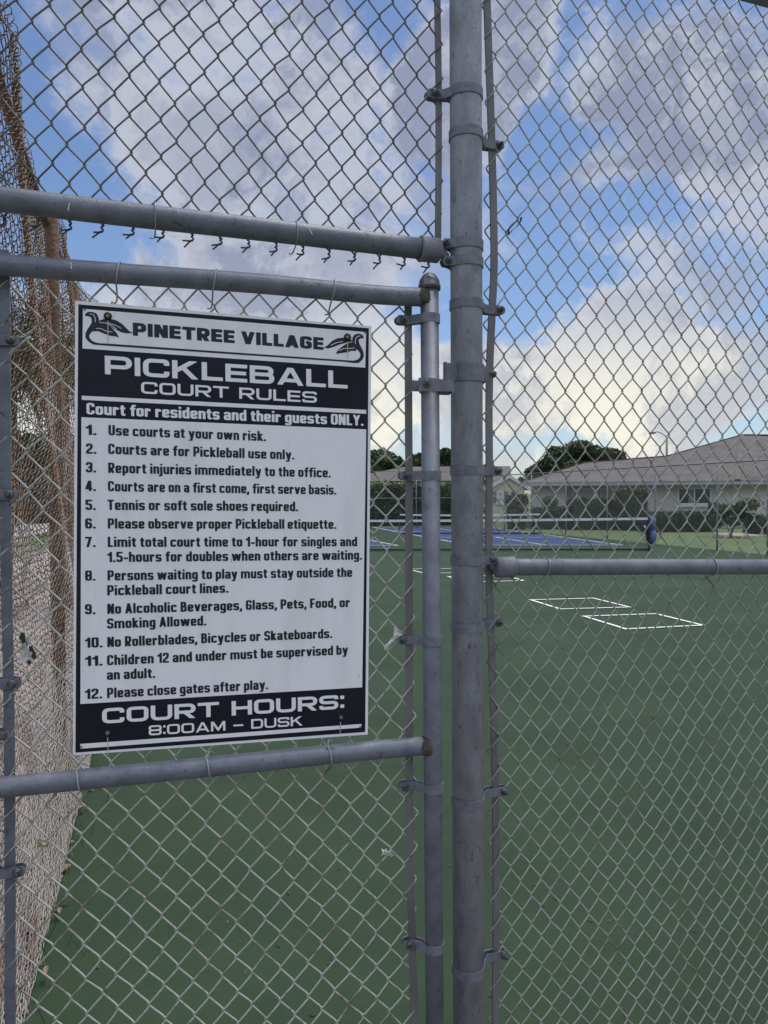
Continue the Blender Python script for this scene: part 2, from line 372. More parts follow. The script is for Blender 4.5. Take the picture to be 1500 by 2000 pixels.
# ------------------------------------------------------------------ lettering (stroke skeletons -> outline by marching squares)
def rpath(pts, r):
    pts = [np.array(p, float) for p in pts]; out = [pts[0]]
    for i in range(1, len(pts) - 1):
        p, a, b = pts[i], pts[i - 1], pts[i + 1]
        la, lb = np.linalg.norm(a - p), np.linalg.norm(b - p)
        q = min(r, la * 0.5, lb * 0.5)
        if q < 1e-4: out.append(p); continue
        s, e = p + (a - p) / la * q, p + (b - p) / lb * q
        for k in range(7):
            t = k / 6; out.append((1 - t) ** 2 * s + 2 * t * (1 - t) * p + t * t * e)
    out.append(pts[-1]); return out
class Field:
    """signed field of strokes and polygons on a grid"""
    def __init__(s, x0, y0, x1, y1, h):
        s.x0, s.y0, s.h = x0, y0, h
        s.nx = int(math.ceil((x1 - x0) / h)) + 1; s.ny = int(math.ceil((y1 - y0) / h)) + 1
        s.X, s.Y = np.meshgrid(x0 + np.arange(s.nx) * h, y0 + np.arange(s.ny) * h)
        s.d = np.full(s.X.shape, 9e9)
    def _seg(s, a, b, hw, ea=0.0, eb=0.0):
        a, b = np.array(a, float), np.array(b, float); L = np.linalg.norm(b - a)
        if L < 1e-9: return np.full(s.X.shape, 9e9)
        t = (b - a) / L
        u = (s.X - a[0]) * t[0] + (s.Y - a[1]) * t[1]; v = np.abs(-(s.X - a[0]) * t[1] + (s.Y - a[1]) * t[0])
        du = np.maximum(-ea - u, u - L - eb); return np.maximum(du, v - hw)
    def stroke(s, pts, hw, clip=None, cut=False):
        f = np.full(s.X.shape, 9e9)
        hws = hw if isinstance(hw, (list, tuple)) else [hw] * len(pts)
        for i in range(len(pts) - 1): f = np.minimum(f, s._seg(pts[i], pts[i + 1], 0.5 * (hws[i] + hws[i + 1])))
        for i in range(1, len(pts) - 1): f = np.minimum(f, np.hypot(s.X - pts[i][0], s.Y - pts[i][1]) - hws[i])
        if clip: f = np.maximum(f, np.maximum(clip[0] - s.Y, s.Y - clip[1]))
        s.d = np.maximum(s.d, -f) if cut else np.minimum(s.d, f)
    def poly(s, pts, cut=False):
        P = np.array(pts, float); ins = np.zeros(s.X.shape, bool); dist = np.full(s.X.shape, 9e9)
        for i in range(len(P)):
            a, b = P[i], P[(i + 1) % len(P)]
            c = ((a[1] > s.Y) != (b[1] > s.Y)) & (s.X < (b[0] - a[0]) * (s.Y - a[1]) / (b[1] - a[1] + 1e-12) + a[0]); ins ^= c
            ab = b - a; t = np.clip(((s.X - a[0]) * ab[0] + (s.Y - a[1]) * ab[1]) / (ab @ ab + 1e-12), 0, 1)
            dist = np.minimum(dist, np.hypot(s.X - a[0] - t * ab[0], s.Y - a[1] - t * ab[1]))
        f = np.where(ins, -dist, dist)
        s.d = np.maximum(s.d, -f) if cut else np.minimum(s.d, f)
    def mesh(s):
        d = s.d; ins = d < 0; V = {}; verts = []; faces = []
        def pt(key, x, y):
            if key not in V: V[key] = len(verts); verts.append((s.x0 + x * s.h, s.y0 + y * s.h))
            return V[key]
        def corner(i, j): return pt(('c', i, j), i, j)
        def edge(i, j, k, l):
            a, b = d[j, i], d[l, k]; t = a / (a - b); t = min(max(t, 0.02), 0.98)
            return pt(('e', min((i, j), (k, l)), max((i, j), (k, l))), i + (k - i) * t, j + (l - j) * t)
        full = ins[:-1, :-1] & ins[:-1, 1:] & ins[1:, :-1] & ins[1:, 1:]
        anyc = ins[:-1, :-1] | ins[:-1, 1:] | ins[1:, :-1] | ins[1:, 1:]
        for j in range(s.ny - 1):
            i = 0
            while i < s.nx - 1:
                if full[j, i]:
                    k = i
                    while k < s.nx - 1 and full[j, k]: k += 1
                    faces.append((corner(i, j), corner(k, j), corner(k, j + 1), corner(i, j + 1))); i = k; continue
                if anyc[j, i]:
                    cs = [(i, j), (i + 1, j), (i + 1, j + 1), (i, j + 1)]; pl = []
                    for q in range(4):
                        a, b = cs[q], cs[(q + 1) % 4]
                        ia, ib = ins[a[1], a[0]], ins[b[1], b[0]]
                        if ia: pl.append(corner(*a))
                        if ia != ib: pl.append(edge(*a, *b))
                    if len(pl) >= 3: faces.append(tuple(pl))
                i += 1
        return verts, faces

def glyph(ch, st):
    """skeleton of one letter: (design width, [(points, clip)], dots)"""
    t = st['t']; r = st['r']; wm = st['wm']; xh = st['xh']; h = t / 2
    S = []; D = []
    lo, hi = (0.0, 1.0)
    def P(*pts, r_=r, c=(-0.3, 1.0)): S.append((rpath(pts, r_), c))
    caps = {'I': 0, 'J': .5, 'L': .80, 'M': 1.12, 'W': 1.2, 'A': 1.08, 'V': 1.05, 'Y': 1.02, 'N': 1.0, 'K': 1.0, 'E': .84, 'F': .82, 'T': .98}
    if ch.isupper():
        w = max(t, caps.get(ch, 0.96) * wm); a, b, c, d, m = h, w - h, h, 1 - h, 0.5; C = (0, 1)
        if ch == 'I': P((h, 0), (h, 1)); w = t
        elif ch == 'P': P((a, 0), (a, 1)); P((a, d), (b, d), (b, m - .08), (a, m - .08))
        elif ch == 'R': P((a, 0), (a, 1)); P((a, d), (b, d), (b, m - .06), (a, m - .06)); P((w * .52, m - .1), (w - h * .9, -.06), c=C)
        elif ch == 'B':
            P((a, 0), (a, 1)); P((a, d), (b - .03, d), (b - .03, m + .02), (a, m + .02)); P((a, m + .02), (b, m + .02), (b, c), (a, c))
        elif ch == 'N': P((a, 0), (a, 1)); P((b, 0), (b, 1)); P((a * .9, 1.08), (w - a * .9, -.08), c=C)
        elif ch == 'E': P((a, 0), (a, 1)); P((0, c), (w, c)); P((0, d), (w, d)); P((0, m), (w * .95, m))
        elif ch == 'F': P((a, 0), (a, 1)); P((0, d), (w, d)); P((0, m - .04), (w * .9, m - .04))
        elif ch == 'T': P((w / 2, 0), (w / 2, 1)); P((0, d), (w, d))
        elif ch == 'L': P((a, 0), (a, 1)); P((0, c), (w, c))
        elif ch == 'H': P((a, 0), (a, 1)); P((b, 0), (b, 1)); P((a, m), (b, m))
        elif ch == 'V': P((a * .8, 1.1), (w / 2, -.02), (w - a * .8, 1.1), r_=0, c=C)
        elif ch == 'A': P((a * .8, -.1), (w / 2, 1.02), (w - a * .8, -.1), r_=0, c=C); P((w * .25, .24 + h * .3), (w * .75, .24 + h * .3))
        elif ch == 'Y': P((a * .7, 1.08), (w / 2, .45), c=C); P((w - a * .7, 1.08), (w / 2, .45), c=C); P((w / 2, 0), (w / 2, .52))
        elif ch == 'K': P((a, 0), (a, 1)); P((a + h * .6, .44), (w - h * .9, 1.1), c=C); P((w * .40, .62), (w - h * .75, -.1), c=C)
        elif ch == 'M': P((a, 0), (a, 1)); P((b, 0), (b, 1)); P((a, 1.05), (w / 2, .12), (b, 1.05), r_=0, c=C)
        elif ch == 'W': P((a * .8, 1.1), (w * .28, 0), (w / 2, .9), (w * .72, 0), (w - a * .8, 1.1), r_=0, c=C)
        elif ch == 'O': P((w / 2, d), (a, d), (a, c), (b, c), (b, d), (w / 2, d)); 
        elif ch == 'U': P((a, 1), (a, c), (b, c), (b, 1))
        elif ch == 'D': P((a, 0), (a, 1)); P((a, d), (b, d), (b, c), (a, c))
        elif ch == 'C': P((b, .66), (b, d), (a, d), (a, c), (b, c), (b, .34))
        elif ch == 'G': P((b, .70), (b, d), (a, d), (a, c), (b, c), (b, .50), (w * .52, .50), r_=r * .8)
        elif ch == 'S': P((b, .72), (b, d), (a, d), (a, m), (b, m), (b, c), (a, c), (a, .28), r_=min(r, .2))
        return w, S, D
    if ch.isdigit():
        w = st['dw']; a, b, c, d, m = h, w - h, h, 1 - h, .5; q = min(r, .2)
        if ch == '0': P((w / 2, d), (a, d), (a, c), (b, c), (b, d), (w / 2, d))
        elif ch == '1': w = st['dw'] * .72; P((w - h, 0), (w - h, 1)); P((w - h, .84), (0, .66), r_=0, c=(.58, 1))
        elif ch == '2': P((a, .68), (a, d), (b, d), (b, .56), (a, .26), (a, c), r_=q); P((0, c), (w, c))
        elif ch == '3': P((a, .70), (a, d), (b, d), (b, m), (w * .35, m), r_=q); P((w * .35, m), (b, m), (b, c), (a, c), (a, .30), r_=q)
        elif ch == '4': P((w * .68, 0), (w * .68, 1)); P((0, .25), (w, .25)); P((w * .6, 1.05), (a * .8, .2), c=(.2, 1))
        elif ch == '5': P((0, d), (w, d)); P((a, 1), (a, .5)); P((a, .56), (b, .56), (b, c), (a, c), (a, .28), r_=q)
        elif ch == '6': P((b, .72), (b, d), (a, d), (a, c), (b, c), (b, .54), (a, .54), r_=q)
        elif ch == '9': P((a, .28), (a, c), (b, c), (b, d), (a, d), (a, .46), (b, .46), r_=q)
        elif ch == '7': P((0, d), (w, d)); P((w - h * 1.1, 1.0), (w * .34, -.05), c=(0, 1))
        elif ch == '8': P((w / 2, d), (a, d), (a, m), (b, m), (b, d), (w / 2, d), r_=q); P((w / 2, m), (a, m), (a, c), (b, c), (b, m), (w / 2, m), r_=q)
        return w, S, D
    w = st['lw']; a, b, c, d = h, w - h, h, xh - h; q = r * .8; m = xh / 2
    if ch == 'a': P((a, d - .11), (a, d), (b, d), (b, 0), r_=q); P((b, m + .02), (a, m + .02), (a, c), (b, c), r_=q * .8)
    elif ch == 'b': P((a, 0), (a, 1)); P((a, d), (b, d), (b, c), (a, c), r_=q)
    elif ch == 'c': P((b, d - .13), (b, d), (a, d), (a, c), (b, c), (b, c + .13), r_=q)
    elif ch == 'd': P((b, 0), (b, 1)); P((b, d), (a, d), (a, c), (b, c), r_=q)
    elif ch == 'e': P((b, c + .12), (b, c), (a, c), (a, d), (b, d), (b, m - .01), (a, m - .01), r_=q * .8)
    elif ch == 'f': w = st['lw'] * .74; P((w * .5, 0), (w * .5, 1 - h), (w * 1.1, 1 - h), r_=q); P((0, d), (w * 1.02, d))
    elif ch == 'g': P((b, xh), (b, -.24 + h), (a, -.24 + h), (a, -.10), r_=q); P((b, d), (a, d), (a, c + .03), (b, c + .03), r_=q)
    elif ch == 'h': P((a, 0), (a, 1)); P((a, d), (b, d), (b, 0), r_=q)
    elif ch == 'i': w = t; P((h, 0), (h, xh)); P((h, .84), (h, 1.0))
    elif ch == 'j': w = t; P((h, xh), (h, -.24 + h), (-h * 1.2, -.24 + h), r_=q); P((h, .84), (h, 1.0))
    elif ch == 'k': P((a, 0), (a, 1)); P((a, .30), (w - h * .6, xh + .05), c=(0, xh)); P((w * .42, .42), (w - h * .5, -.05), c=(0, xh))
    elif ch == 'l': w = t; P((h, 0), (h, 1))
    elif ch == 'm': w = st['lw'] * 1.66; b = w - h; P((a, 0), (a, xh)); P((a, d), (w / 2, d), (w / 2, 0), r_=q); P((w / 2, d), (b, d), (b, 0), r_=q)
    elif ch == 'n': P((a, 0), (a, xh)); P((a, d), (b, d), (b, 0), r_=q)
    elif ch == 'o': P((w / 2, d), (a, d), (a, c), (b, c), (b, d), (w / 2, d), r_=q)
    elif ch == 'p': P((a, -.24), (a, xh)); P((a, d), (b, d), (b, c), (a, c), r_=q)
    elif ch == 'q': P((b, -.24), (b, xh)); P((b, d), (a, d), (a, c), (b, c), r_=q)
    elif ch == 'r': w = st['lw'] * .82; b = w - h; P((a, 0), (a, xh)); P((a, d), (b, d), (b, d - .14), r_=q)
    elif ch == 's': P((b, d - .09), (b, d), (a, d), (a, m), (b, m), (b, c), (a, c), (a, c + .09), r_=q * .6)
    elif ch == 't': w = st['lw'] * .74; P((w * .46, .9), (w * .46, c), (w, c), r_=q); P((0, d), (w, d))
    elif ch == 'u': P((a, xh), (a, c), (b, c), r_=q); P((b, 0), (b, xh))
    elif ch == 'v': w = st['lw'] * 1.06; P((h * .75, xh + .06), (w / 2, -.04), (w - h * .75, xh + .06), r_=0, c=(0, xh))
    elif ch == 'w': w = st['lw'] * 1.62; P((h * .75, xh + .06), (w * .28, -.03), (w / 2, xh), (w * .72, -.03), (w - h * .75, xh + .06), r_=0, c=(0, xh))
    elif ch == 'y': w = st['lw'] * 1.06; P((h * .75, xh + .06), (w / 2, .03), c=(-.24, xh)); P((w - h * .75, xh + .06), (w * .42, -.26), (w * .05, -.24 + h), r_=0.02, c=(-.24, xh))
    elif ch == '.': w = t; P((h, 0), (h, t * 1.12))
    elif ch == ',': w = t; P((h, 0), (h, t * 1.12)); P((h, .05), (h * .4, -.16))
    elif ch == ':': w = t; P((h, .06), (h, .06 + t * 1.2)); P((h, .94 - t * 1.2), (h, .94))
    elif ch == '-': w = st['lw'] * .72; P((0, .36), (w, .36))
    elif ch == '–': w = st['dw'] * .8; P((0, .46), (w, .46))
    return w, S, D
STY = {
    'rules': dict(t=.165, r=.12, wm=.44, xh=.73, dw=.42, lw=.405, sx=1.36, gap=.055, space=.20, h=.045),
    'bold': dict(t=.165, r=.12, wm=.46, xh=.73, dw=.42, lw=.415, sx=1.42, gap=.055, space=.20, h=.045),
    'wide': dict(t=.205, r=.24, wm=1.02, xh=.73, dw=.98, lw=.6, sx=1.45, gap=.10, space=.50, h=.026),
    'wides': dict(t=.175, r=.24, wm=1.0, xh=.73, dw=.98, lw=.6, sx=1.45, gap=.11, space=.52, h=.032),
    'square': dict(t=.24, r=.16, wm=.66, xh=.73, dw=.7, lw=.6, sx=1.36, gap=.07, space=.26, h=.03),
}
GC = {}
def glyph_mesh(ch, sty):
    if (ch, sty) in GC: return GC[(ch, sty)]
    st = STY[sty]; w, S, D = glyph(ch, st); h = st['h']
    F = Field(-.2, -.34, w + .25, 1.1, h)
    for pts, clip in S: F.stroke(pts, st['t'] / 2, clip)
    v, f = F.mesh(); GC[(ch, sty)] = (w, v, f); return GC[(ch, sty)]
def write(mb, text, p0, p1, cap, sty, upv=UP, justify=True):
    """lay the text from p0 to p1 (baseline points in space)"""
    st = STY[sty]; x = 0.0; items = []
    for ch in text:
        if ch == ' ': x += st['space'] * st['sx']; continue
        w, v, f = glyph_mesh(ch, sty); items.append((x, w, v, f)); x += (w * st['sx']) + st['gap'] * st['sx']
    tot = x - st['gap'] * st['sx']
    d = p1 - p0; ln = d.length; ad = d / ln; k = ln / (tot * cap)
    for (x, w, v, f) in items:
        vs = [p0 + ad * ((x + vx * st['sx']) * cap * k) + upv * (vy * cap) for vx, vy in v]
        mb.add(vs, f)

# ------------------------------------------------------------------ near fence: post, rails, woven wire
def band(root, ctr, rad, z, adir, nd, tab, bolt_at, h=0.021, mat='band', loff=0.0, name='tension_band', th=0.0022):
    """strap round a post with two ears; ears run along adir, clamp the tension bar, one bolt"""
    mb = MB(); c = Vector((ctr.x, ctr.y, z)); ro, ri = rad + th + .0006, rad + .0006
    n = 40; vs = []; fs = []
    for j in range(n):
        an = 2 * math.pi * j / n; dv = adir * math.cos(an) + nd * math.sin(an)
        for q, zz in ((ri, -h / 2), (ro, -h / 2), (ro, h / 2), (ri, h / 2)): vs.append(c + dv * q + UP * zz)
    for j in range(n):
        k = (j + 1) % n
        for q in range(4): fs.append((j * 4 + q, j * 4 + (q + 1) % 4, k * 4 + (q + 1) % 4, k * 4 + q))
    mb.add(vs, fs)
    for sgn in (-1, 1):
        pth = []
        for (s_, n_) in ((rad * .80, rad * .64), (rad * 1.02, rad * .42 if rad > .03 else rad * .55), (rad + .012, .0095), (rad + .022, .0082), (tab, .0082)):
            k_ = min(1.0, max(0.0, (s_ - rad * .8) / (rad * .2 + .022)))
            pth.append(c + adir * s_ + nd * (n_ * sgn + loff * k_))
        nds = [nd] * len(pth)
        mb.ribbon(pth, UP, h / 2, nds, th / 2)
        e = pth[-1]; mb.lathe(e - nd * (th * .5) - adir * .001, nd, [(0, 0.0), (0, h / 2), (th, h / 2), (th, 0.0)], 16)
    b = mb.build(name, M[mat], root)
    bm_ = MB(); bc = c + adir * bolt_at + nd * (loff - .0095)
    bm_.lathe(bc, -nd, [(0, .0085), (.002, .0085), (.0035, .0078), (.0055, .005), (.006, 0)], 14)
    bm_.lathe(bc - nd * .004, -nd, [(0, .0062), (.006, .0062), (.0062, .0036), (.013, .0034), (.013, 0)], 6)
    bm_.lathe(bc + nd * .019, nd, [(0, .0085), (.006, .0085), (.007, 0)], 6)
    sub(bm_, 'bolt', M['bolt'], b, root)
    return b
def s_of(p): return (p - P0).dot(A)
def tie(root, ctr, rdir, nd, rad, tail_dn=0.012, tail_up=0.0, r=0.0016, name='tie_wire', skew=0.0):
    """wire wrapped round the front of a rail, ends hooked to the mesh behind"""
    mb = MB(); pth = []
    ctr = Vector(ctr)
    pth.append(ctr + nd * (rad + .010) + UP * (rad * .55 + tail_up) + rdir * .012)
    pth.append(ctr + nd * (rad * .9 + .004) + UP * (rad * .95 + tail_up * .8) + rdir * .004)
    for k in range(9):
        an = R(70 - 17.5 * k + 0)
        pth.append(ctr - nd * (math.cos(an) * (rad + .002)) + UP * (math.sin(an) * (rad + .002)) + rdir * (skew * (k - 4) / 4))
    pth.append(ctr + nd * (rad * .6) - UP * (rad * 1.05 + tail_dn * .4) + rdir * skew)
    pth.append(ctr + nd * (rad + .004) - UP * (rad * 1.0 + tail_dn) + rdir * (skew - .002))
    pth.append(ctr + nd * (rad - .004) - UP * (rad * 1.0 + tail_dn + .004) + rdir * (skew - .010))
    mb.tube(smooth_path(pth, 4), r, 6); return mb.build(name, M['wire'], root)

fence = empty('chain_link_fence', P0, 'tall galvanised chain link fence facing us, with round post and bare rails beside the gate', 'fence')
mb = MB(); mb.lathe(P0, UP, [(0, POST_R), (3.12, POST_R), (3.14, POST_R * .8), (3.15, 0)], 40); mb.build('post', M['post'], fence, True)
LPOST = P0 - A * 1.13
mb = MB(); mb.lathe(LPOST, UP, [(0, POST_R), (3.12, POST_R), (3.14, POST_R * .8), (3.15, 0)], 32); mb.build('post', M['post'], fence, True)
FPOST = P0 + A * 2.62
mb = MB(); mb.lathe(FPOST, UP, [(0, POST_R * .8), (3.06, POST_R * .8), (3.07, 0)], 32); mb.build('post', M['post'], fence, True)
# overhead rail above the gate
RR = 0.0238
oh = [lpl(-210, 364.5), lpl(0, 389), lpl(250, 419), lpl(500, 447), lpl(824, 486)]
mb = MB(); mb.tube(smooth_path(oh, 4), RR, 28); mb.build('overhead_rail', M['pipe'], fence, True)
def cup(root, tip, adir, rad, length, bandz, ear_to):
    mb = MB(); mb.lathe(tip, adir, [(-length, rad + .0045), (-length + .004, rad + .0065), (-length + .009, rad + .0045), (-.006, rad + .004), (0, rad * .8), (.001, 0)], 28)
    e0 = tip + adir * .0; dd = (ear_to - e0)
    mb.ribbon([e0 - adir * .004, e0 + dd * .5, ear_to], UP, .013, NB, .0035)
    return mb.build('rail_end', M['band'], root, True)
oht = oh[-1]; ohd = (oh[-1] - oh[-2]).normalized()
zb2 = lpl(912, 505, -POST_R).z
ob_bolt = lpl(873, 507)
cup(fence, oht + ohd * .046, ohd, RR, .052, 0, Vector((ob_bolt.x, ob_bolt.y, ob_bolt.z)) + A * .004)
# mid rail of the panel to the right
mr = [lpl(985, 1107.5), lpl(1250, 1107), lpl(1500, 1107), lpl(1760, 1106)]
mr.append(Vector((FPOST.x, FPOST.y, mr[-1].z)))
mb = MB(); mb.tube(smooth_path(mr, 4), 0.0205, 26); mb.build('mid_rail', M['pipe'], fence, True)
mrd = (mr[1] - mr[0]).normalized()
cup(fence, mr[0] - mrd * .027, -mrd, .0205, .052, 0, lpl(956, 1095))
# top rail of the fence
ztop = lpl(1480, 2).z
mb = MB(); mb.tube([LPOST + UP * (ztop + .03) - A * .0, P0 + UP * (ztop + .03) - A * .02], RR, 24); mb.build('top_rail', M['pipe'], fence, True)
mb = MB(); mb.tube([P0 + UP * (ztop + .028) + A * .02, FPOST + UP * (ztop + .0)], RR, 24); mb.build('top_rail', M['pipe'], fence, True)

# tension bars
MOFF = 0.024
rb = [(950, -60), (951, 0), (961, 300), (965, 500), (961.5, 600), (957, 700), (955, 800), (955.5, 900), (955, 1100), (959, 1230), (964, 1390), (967.5, 1560), (969, 1700), (969, 1850), (967.5, 2000), (967, 2260)]
rbar = [lpl(x, y, MOFF) for x, y in rb]
mb = MB(); mb.ribbon(smooth_path(rbar, 5), A, .0088, NB, .0028); mb.build('tension_bar', M['bar'], fence)
tb = [(853.5, -70), (854, 0), (856.5, 160), (856.5, 320), (855.5, 468)]
tbar = [lpl(x, y, MOFF) for x, y in tb]
mb = MB(); mb.ribbon(smooth_path(tbar, 5), A, .0072, NB, .0028); mb.build('tension_bar', M['bar'], fence)
zs_r = [p.z for p in rbar][::-1]; ss_r = [s_of(p) for p in rbar][::-1]; smean = float(np.mean(ss_r))
def rwarp(a, z):
    k = math.exp(-max(a - .05, 0) / .35)
    da = (float(np.interp(z, zs_r, ss_r)) - smean) * k
    return da + .003 * math.sin(z * 5.1 + a * 3), .004 * math.sin(a * 6.3 + z * 2.0), .006 * math.sin(a * 4.1 + z * 3.3 + 1) + .003 * math.sin(z * 9 + a * 7)
kn = lpl(985, 22, MOFF); WR, HR = .0572, .0748
s0r = s_of(kn)
da0 = rwarp(s0r, kn.z)[0]
mbr, lat_r, _ = chainlink(P0 + NB * MOFF, A, NB, s0r - da0 - WR, 2.60, .04, ztop + .06, WR, HR, .0019, 5, ph=s0r - da0, zph=kn.z - HR / 2, warp=rwarp, seed=3)
mbr.build('wire_mesh', M['wire'], fence, True)
kn2 = lpl(837, 50, MOFF); WT = .0600; s0t = s_of(kn2)
zrow = lpl(560, 481, MOFF).z; HT = 2 * (kn2.z - zrow) / round((kn2.z - zrow) / .03935); zbar_t = zrow - .004
def twarp(a, z): return .002 * math.sin(z * 6 + a * 5), .012 * (a - s0t) * 0 + .003 * math.sin(a * 7), .006 * math.sin(a * 5 + z * 4)
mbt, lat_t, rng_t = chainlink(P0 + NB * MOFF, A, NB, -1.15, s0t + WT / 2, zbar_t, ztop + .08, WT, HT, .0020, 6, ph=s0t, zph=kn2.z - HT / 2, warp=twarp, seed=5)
n0, n1, m0, m1 = rng_t
rb_ = random.Random(4)
for c in range(n0 + 1, n1):
    if (c + m0) % 2 == 0: continue
    p = lat_t(c, m0); tw = []
    for k in range(7):
        an = k * 1.5; tw.append(p + A * (.0022 * math.cos(an)) + NB * (.0022 * math.sin(an)) - UP * (.0022 * k))
    q = tw[-1]; mbt.tube(tw, .0021, 5)
    l1, l2 = rb_.uniform(.013, .020), rb_.uniform(.014, .024)
    mbt.tube([q, q - A * (l1 * .95) - UP * (l1 * rb_.uniform(-.15, .3)) - NB * .004], .0019, 5)
    mbt.tube([q + UP * .002, q - A * (l2 * rb_.uniform(.6, .85)) - UP * (l2 * .75) - NB * .008], .0019, 5)
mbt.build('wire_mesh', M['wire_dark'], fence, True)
# bands on the round post
def pz(y): return onpl(912, y, P0 - NB * POST_R, NB).z
for (y, sgn, bx, ex) in ((168, -1, 849, 838), (250, 1, 972, 975), (588, 1, 973, 977), (918, 1, 970, 971), (1229, 1, 971, 974), (1576, 1, 981, 985), (1912, 1, 981, 985)):
    ad = A * sgn; tab = abs(s_of(lpl(ex, y, MOFF))); bo = abs(s_of(lpl(bx, y, MOFF)))
    # ears reach the bar, which stands MOFF behind the post axis
    band(fence, P0, POST_R, pz(y), ad, NB, tab, bo, loff=MOFF)
for (y, sgn, bx, ex) in ((470, -1, 868, 872), (505, -1, 873, 869), (1097, 1, 959, 961)):
    ad = A * sgn; band(fence, P0, POST_R, pz(y), ad, NB, abs(s_of(lpl(ex, y))), abs(s_of(lpl(bx, y))), name='rail_band')
# ties on the rails
for x, y in ((303, 423.5), (577, 457)): tie(fence, lpl(x, y), A, NB, RR, .010, .004)
tie(fence, lpl(1064, 1107.5), A, NB, .0205, .020, .004, skew=-.004)
for x in (1390,): tie(fence, lpl(x, 1107), A, NB, .0205, .012, .003)
# strike for the gate latch: a wide strap with one ear each side
mb = MB(); zz = pz(725); n = 40; vs = []; fs = []; h = .040; ri, ro = POST_R + .0006, POST_R + .0042
for j in range(n):
    an = 2 * math.pi * j / n; dv = A * math.cos(an) + NB * math.sin(an)
    for q, z2 in ((ri, -h / 2), (ro, -h / 2), (ro, h / 2), (ri, h / 2)): vs.append(P0 + dv * q + UP * (zz + z2))
for j in range(n):
    k = (j + 1) % n
    for q in range(4): fs.append((j * 4 + q, j * 4 + (q + 1) % 4, k * 4 + (q + 1) % 4, k * 4 + q))
mb.add(vs, fs)
cz = P0 + UP * zz
mb.ribbon([cz - NB * (POST_R * .86) + A * .018, cz - NB * (POST_R * .62) + A * .031, cz - NB * .012 + A * .040, cz - NB * .012 + A * .054], UP, h * .46, NB, .0018)
mb.ribbon([cz + NB * .006 + A * .034, cz + NB * .002 + A * .050], UP, h * .46, NB, .0018)
ex = s_of(lpl(861, 725))
mb.ribbon([cz - NB * (POST_R * .80) - A * .022, cz - NB * (POST_R * .55) - A * .034, cz - NB * .018 - A * .042, cz - NB * .020 + A * ex], UP, h * .5, NB, .0020)
mb.ribbon([cz - NB * .020 + A * (ex - .001), cz - NB * .034 + A * (ex - .001)], UP, h * .5, A, .0018)
strike = mb.build('latch_strike', M['band'], fence)
mb = MB(); bc = cz + A * (s_of(lpl(957, 725))) - NB * .014
mb.lathe(bc, -NB, [(0, .009), (.002, .009), (.004, .006), (.010, .006), (.0105, .0036), (.015, .0034), (.015, 0)], 12); sub(mb, 'bolt', M['bolt'], strike, fence)

# ------------------------------------------------------------------ gate
GR = 0.0207
gs = gpl(842.5, 1100); gs.z = 0
gate = empty('gate', gs, 'closed chain link gate in a round grey pipe frame, carrying the rules sign', 'gate')
tilt = (gpl(841, 600) - gpl(851, 1990)); lean = Vector((tilt.x, tilt.y, 0)) / tilt.z
def stile(z): return gs + lean * (z - gs_z) + UP * z
gs_z = gpl(842.5, 1100).z
SR = 0.0208
ztopg = gpl(841, 556).z
mb = MB(); mb.tube([stile(.06), stile(1.0), stile(ztopg)], SR, 30); mb.build('stile', M['pipe'], gate, True)
cz_ = stile(ztopg - .012)
mb = MB(); mb.lathe(cz_, UP, [(0, SR + .001), (.0, SR + .0045), (.010, SR + .0045), (.013, SR + .0025), (.020, SR + .002), (.027, SR * .90), (.033, SR * .68), (.037, SR * .35), (.038, 0)], 28); mb.build('cap', M['bolt'], gate, True)
gt = [gpl(-95, 510.5), gpl(0, 517), gpl(260, 536.5), gpl(500, 553.5), gpl(720, 574.5), gpl(834, 581)]
mb = MB(); mb.tube(smooth_path(gt, 5), GR, 28); mb.build('top_rail', M['pipe'], gate, True)
gm = [gpl(-80, 1546), gpl(0, 1538), gpl(360, 1502.5), gpl(720, 1466), gpl(838, 1456)]
mb = MB(); mb.tube(smooth_path(gm, 5), GR * 1.0, 28); mb.build('mid_rail', M['pipe'], gate, True)
mb = MB(); q0, q1 = gpl(-70, 1990), stile(.12); q0.z = .12; mb.tube([q0, q1], GR, 20); mb.build('bottom_rail', M['pipe'], gate, True)
ls0, ls1 = gpl(-62, 1800), gpl(-62, 500); ls0.z = .06
mb = MB(); mb.tube([ls0, ls1], SR, 24); mb.build('stile', M['pipe'], gate, True)
def weld(px, py, pd, r):
    mb = MB(); c = gpl(px, py); n = 26; vs = []; fs = []
    for k, (s_, rr) in enumerate(((-.012, GR + .0008), (-.004, GR + .0032), (.004, GR + .0045), (.012, GR + .001))):
        for j in range(n):
            an = 2 * math.pi * j / n; w_ = .0016 * math.sin(j * 2.3 + k) + .0012 * math.sin(j * 5.1)
            curve = .010 * (math.sin(an) ** 2)
            vs.append(c + pd * (s_ + curve + w_) + GN * (math.cos(an) * (rr + w_ * .5)) * 1.0 + UP * (math.sin(an) * (rr + w_ * .5)))
    for k in range(3):
        for j in range(n): fs.append((k * n + j, k * n + (j + 1) % n, (k + 1) * n + (j + 1) % n, (k + 1) * n + j))
    mb.add(vs, fs); return mb.build('weld', M['rust'], gate, True)
weld(824, 580.5, GA, 0); weld(828, 1456.5, GA, 0)
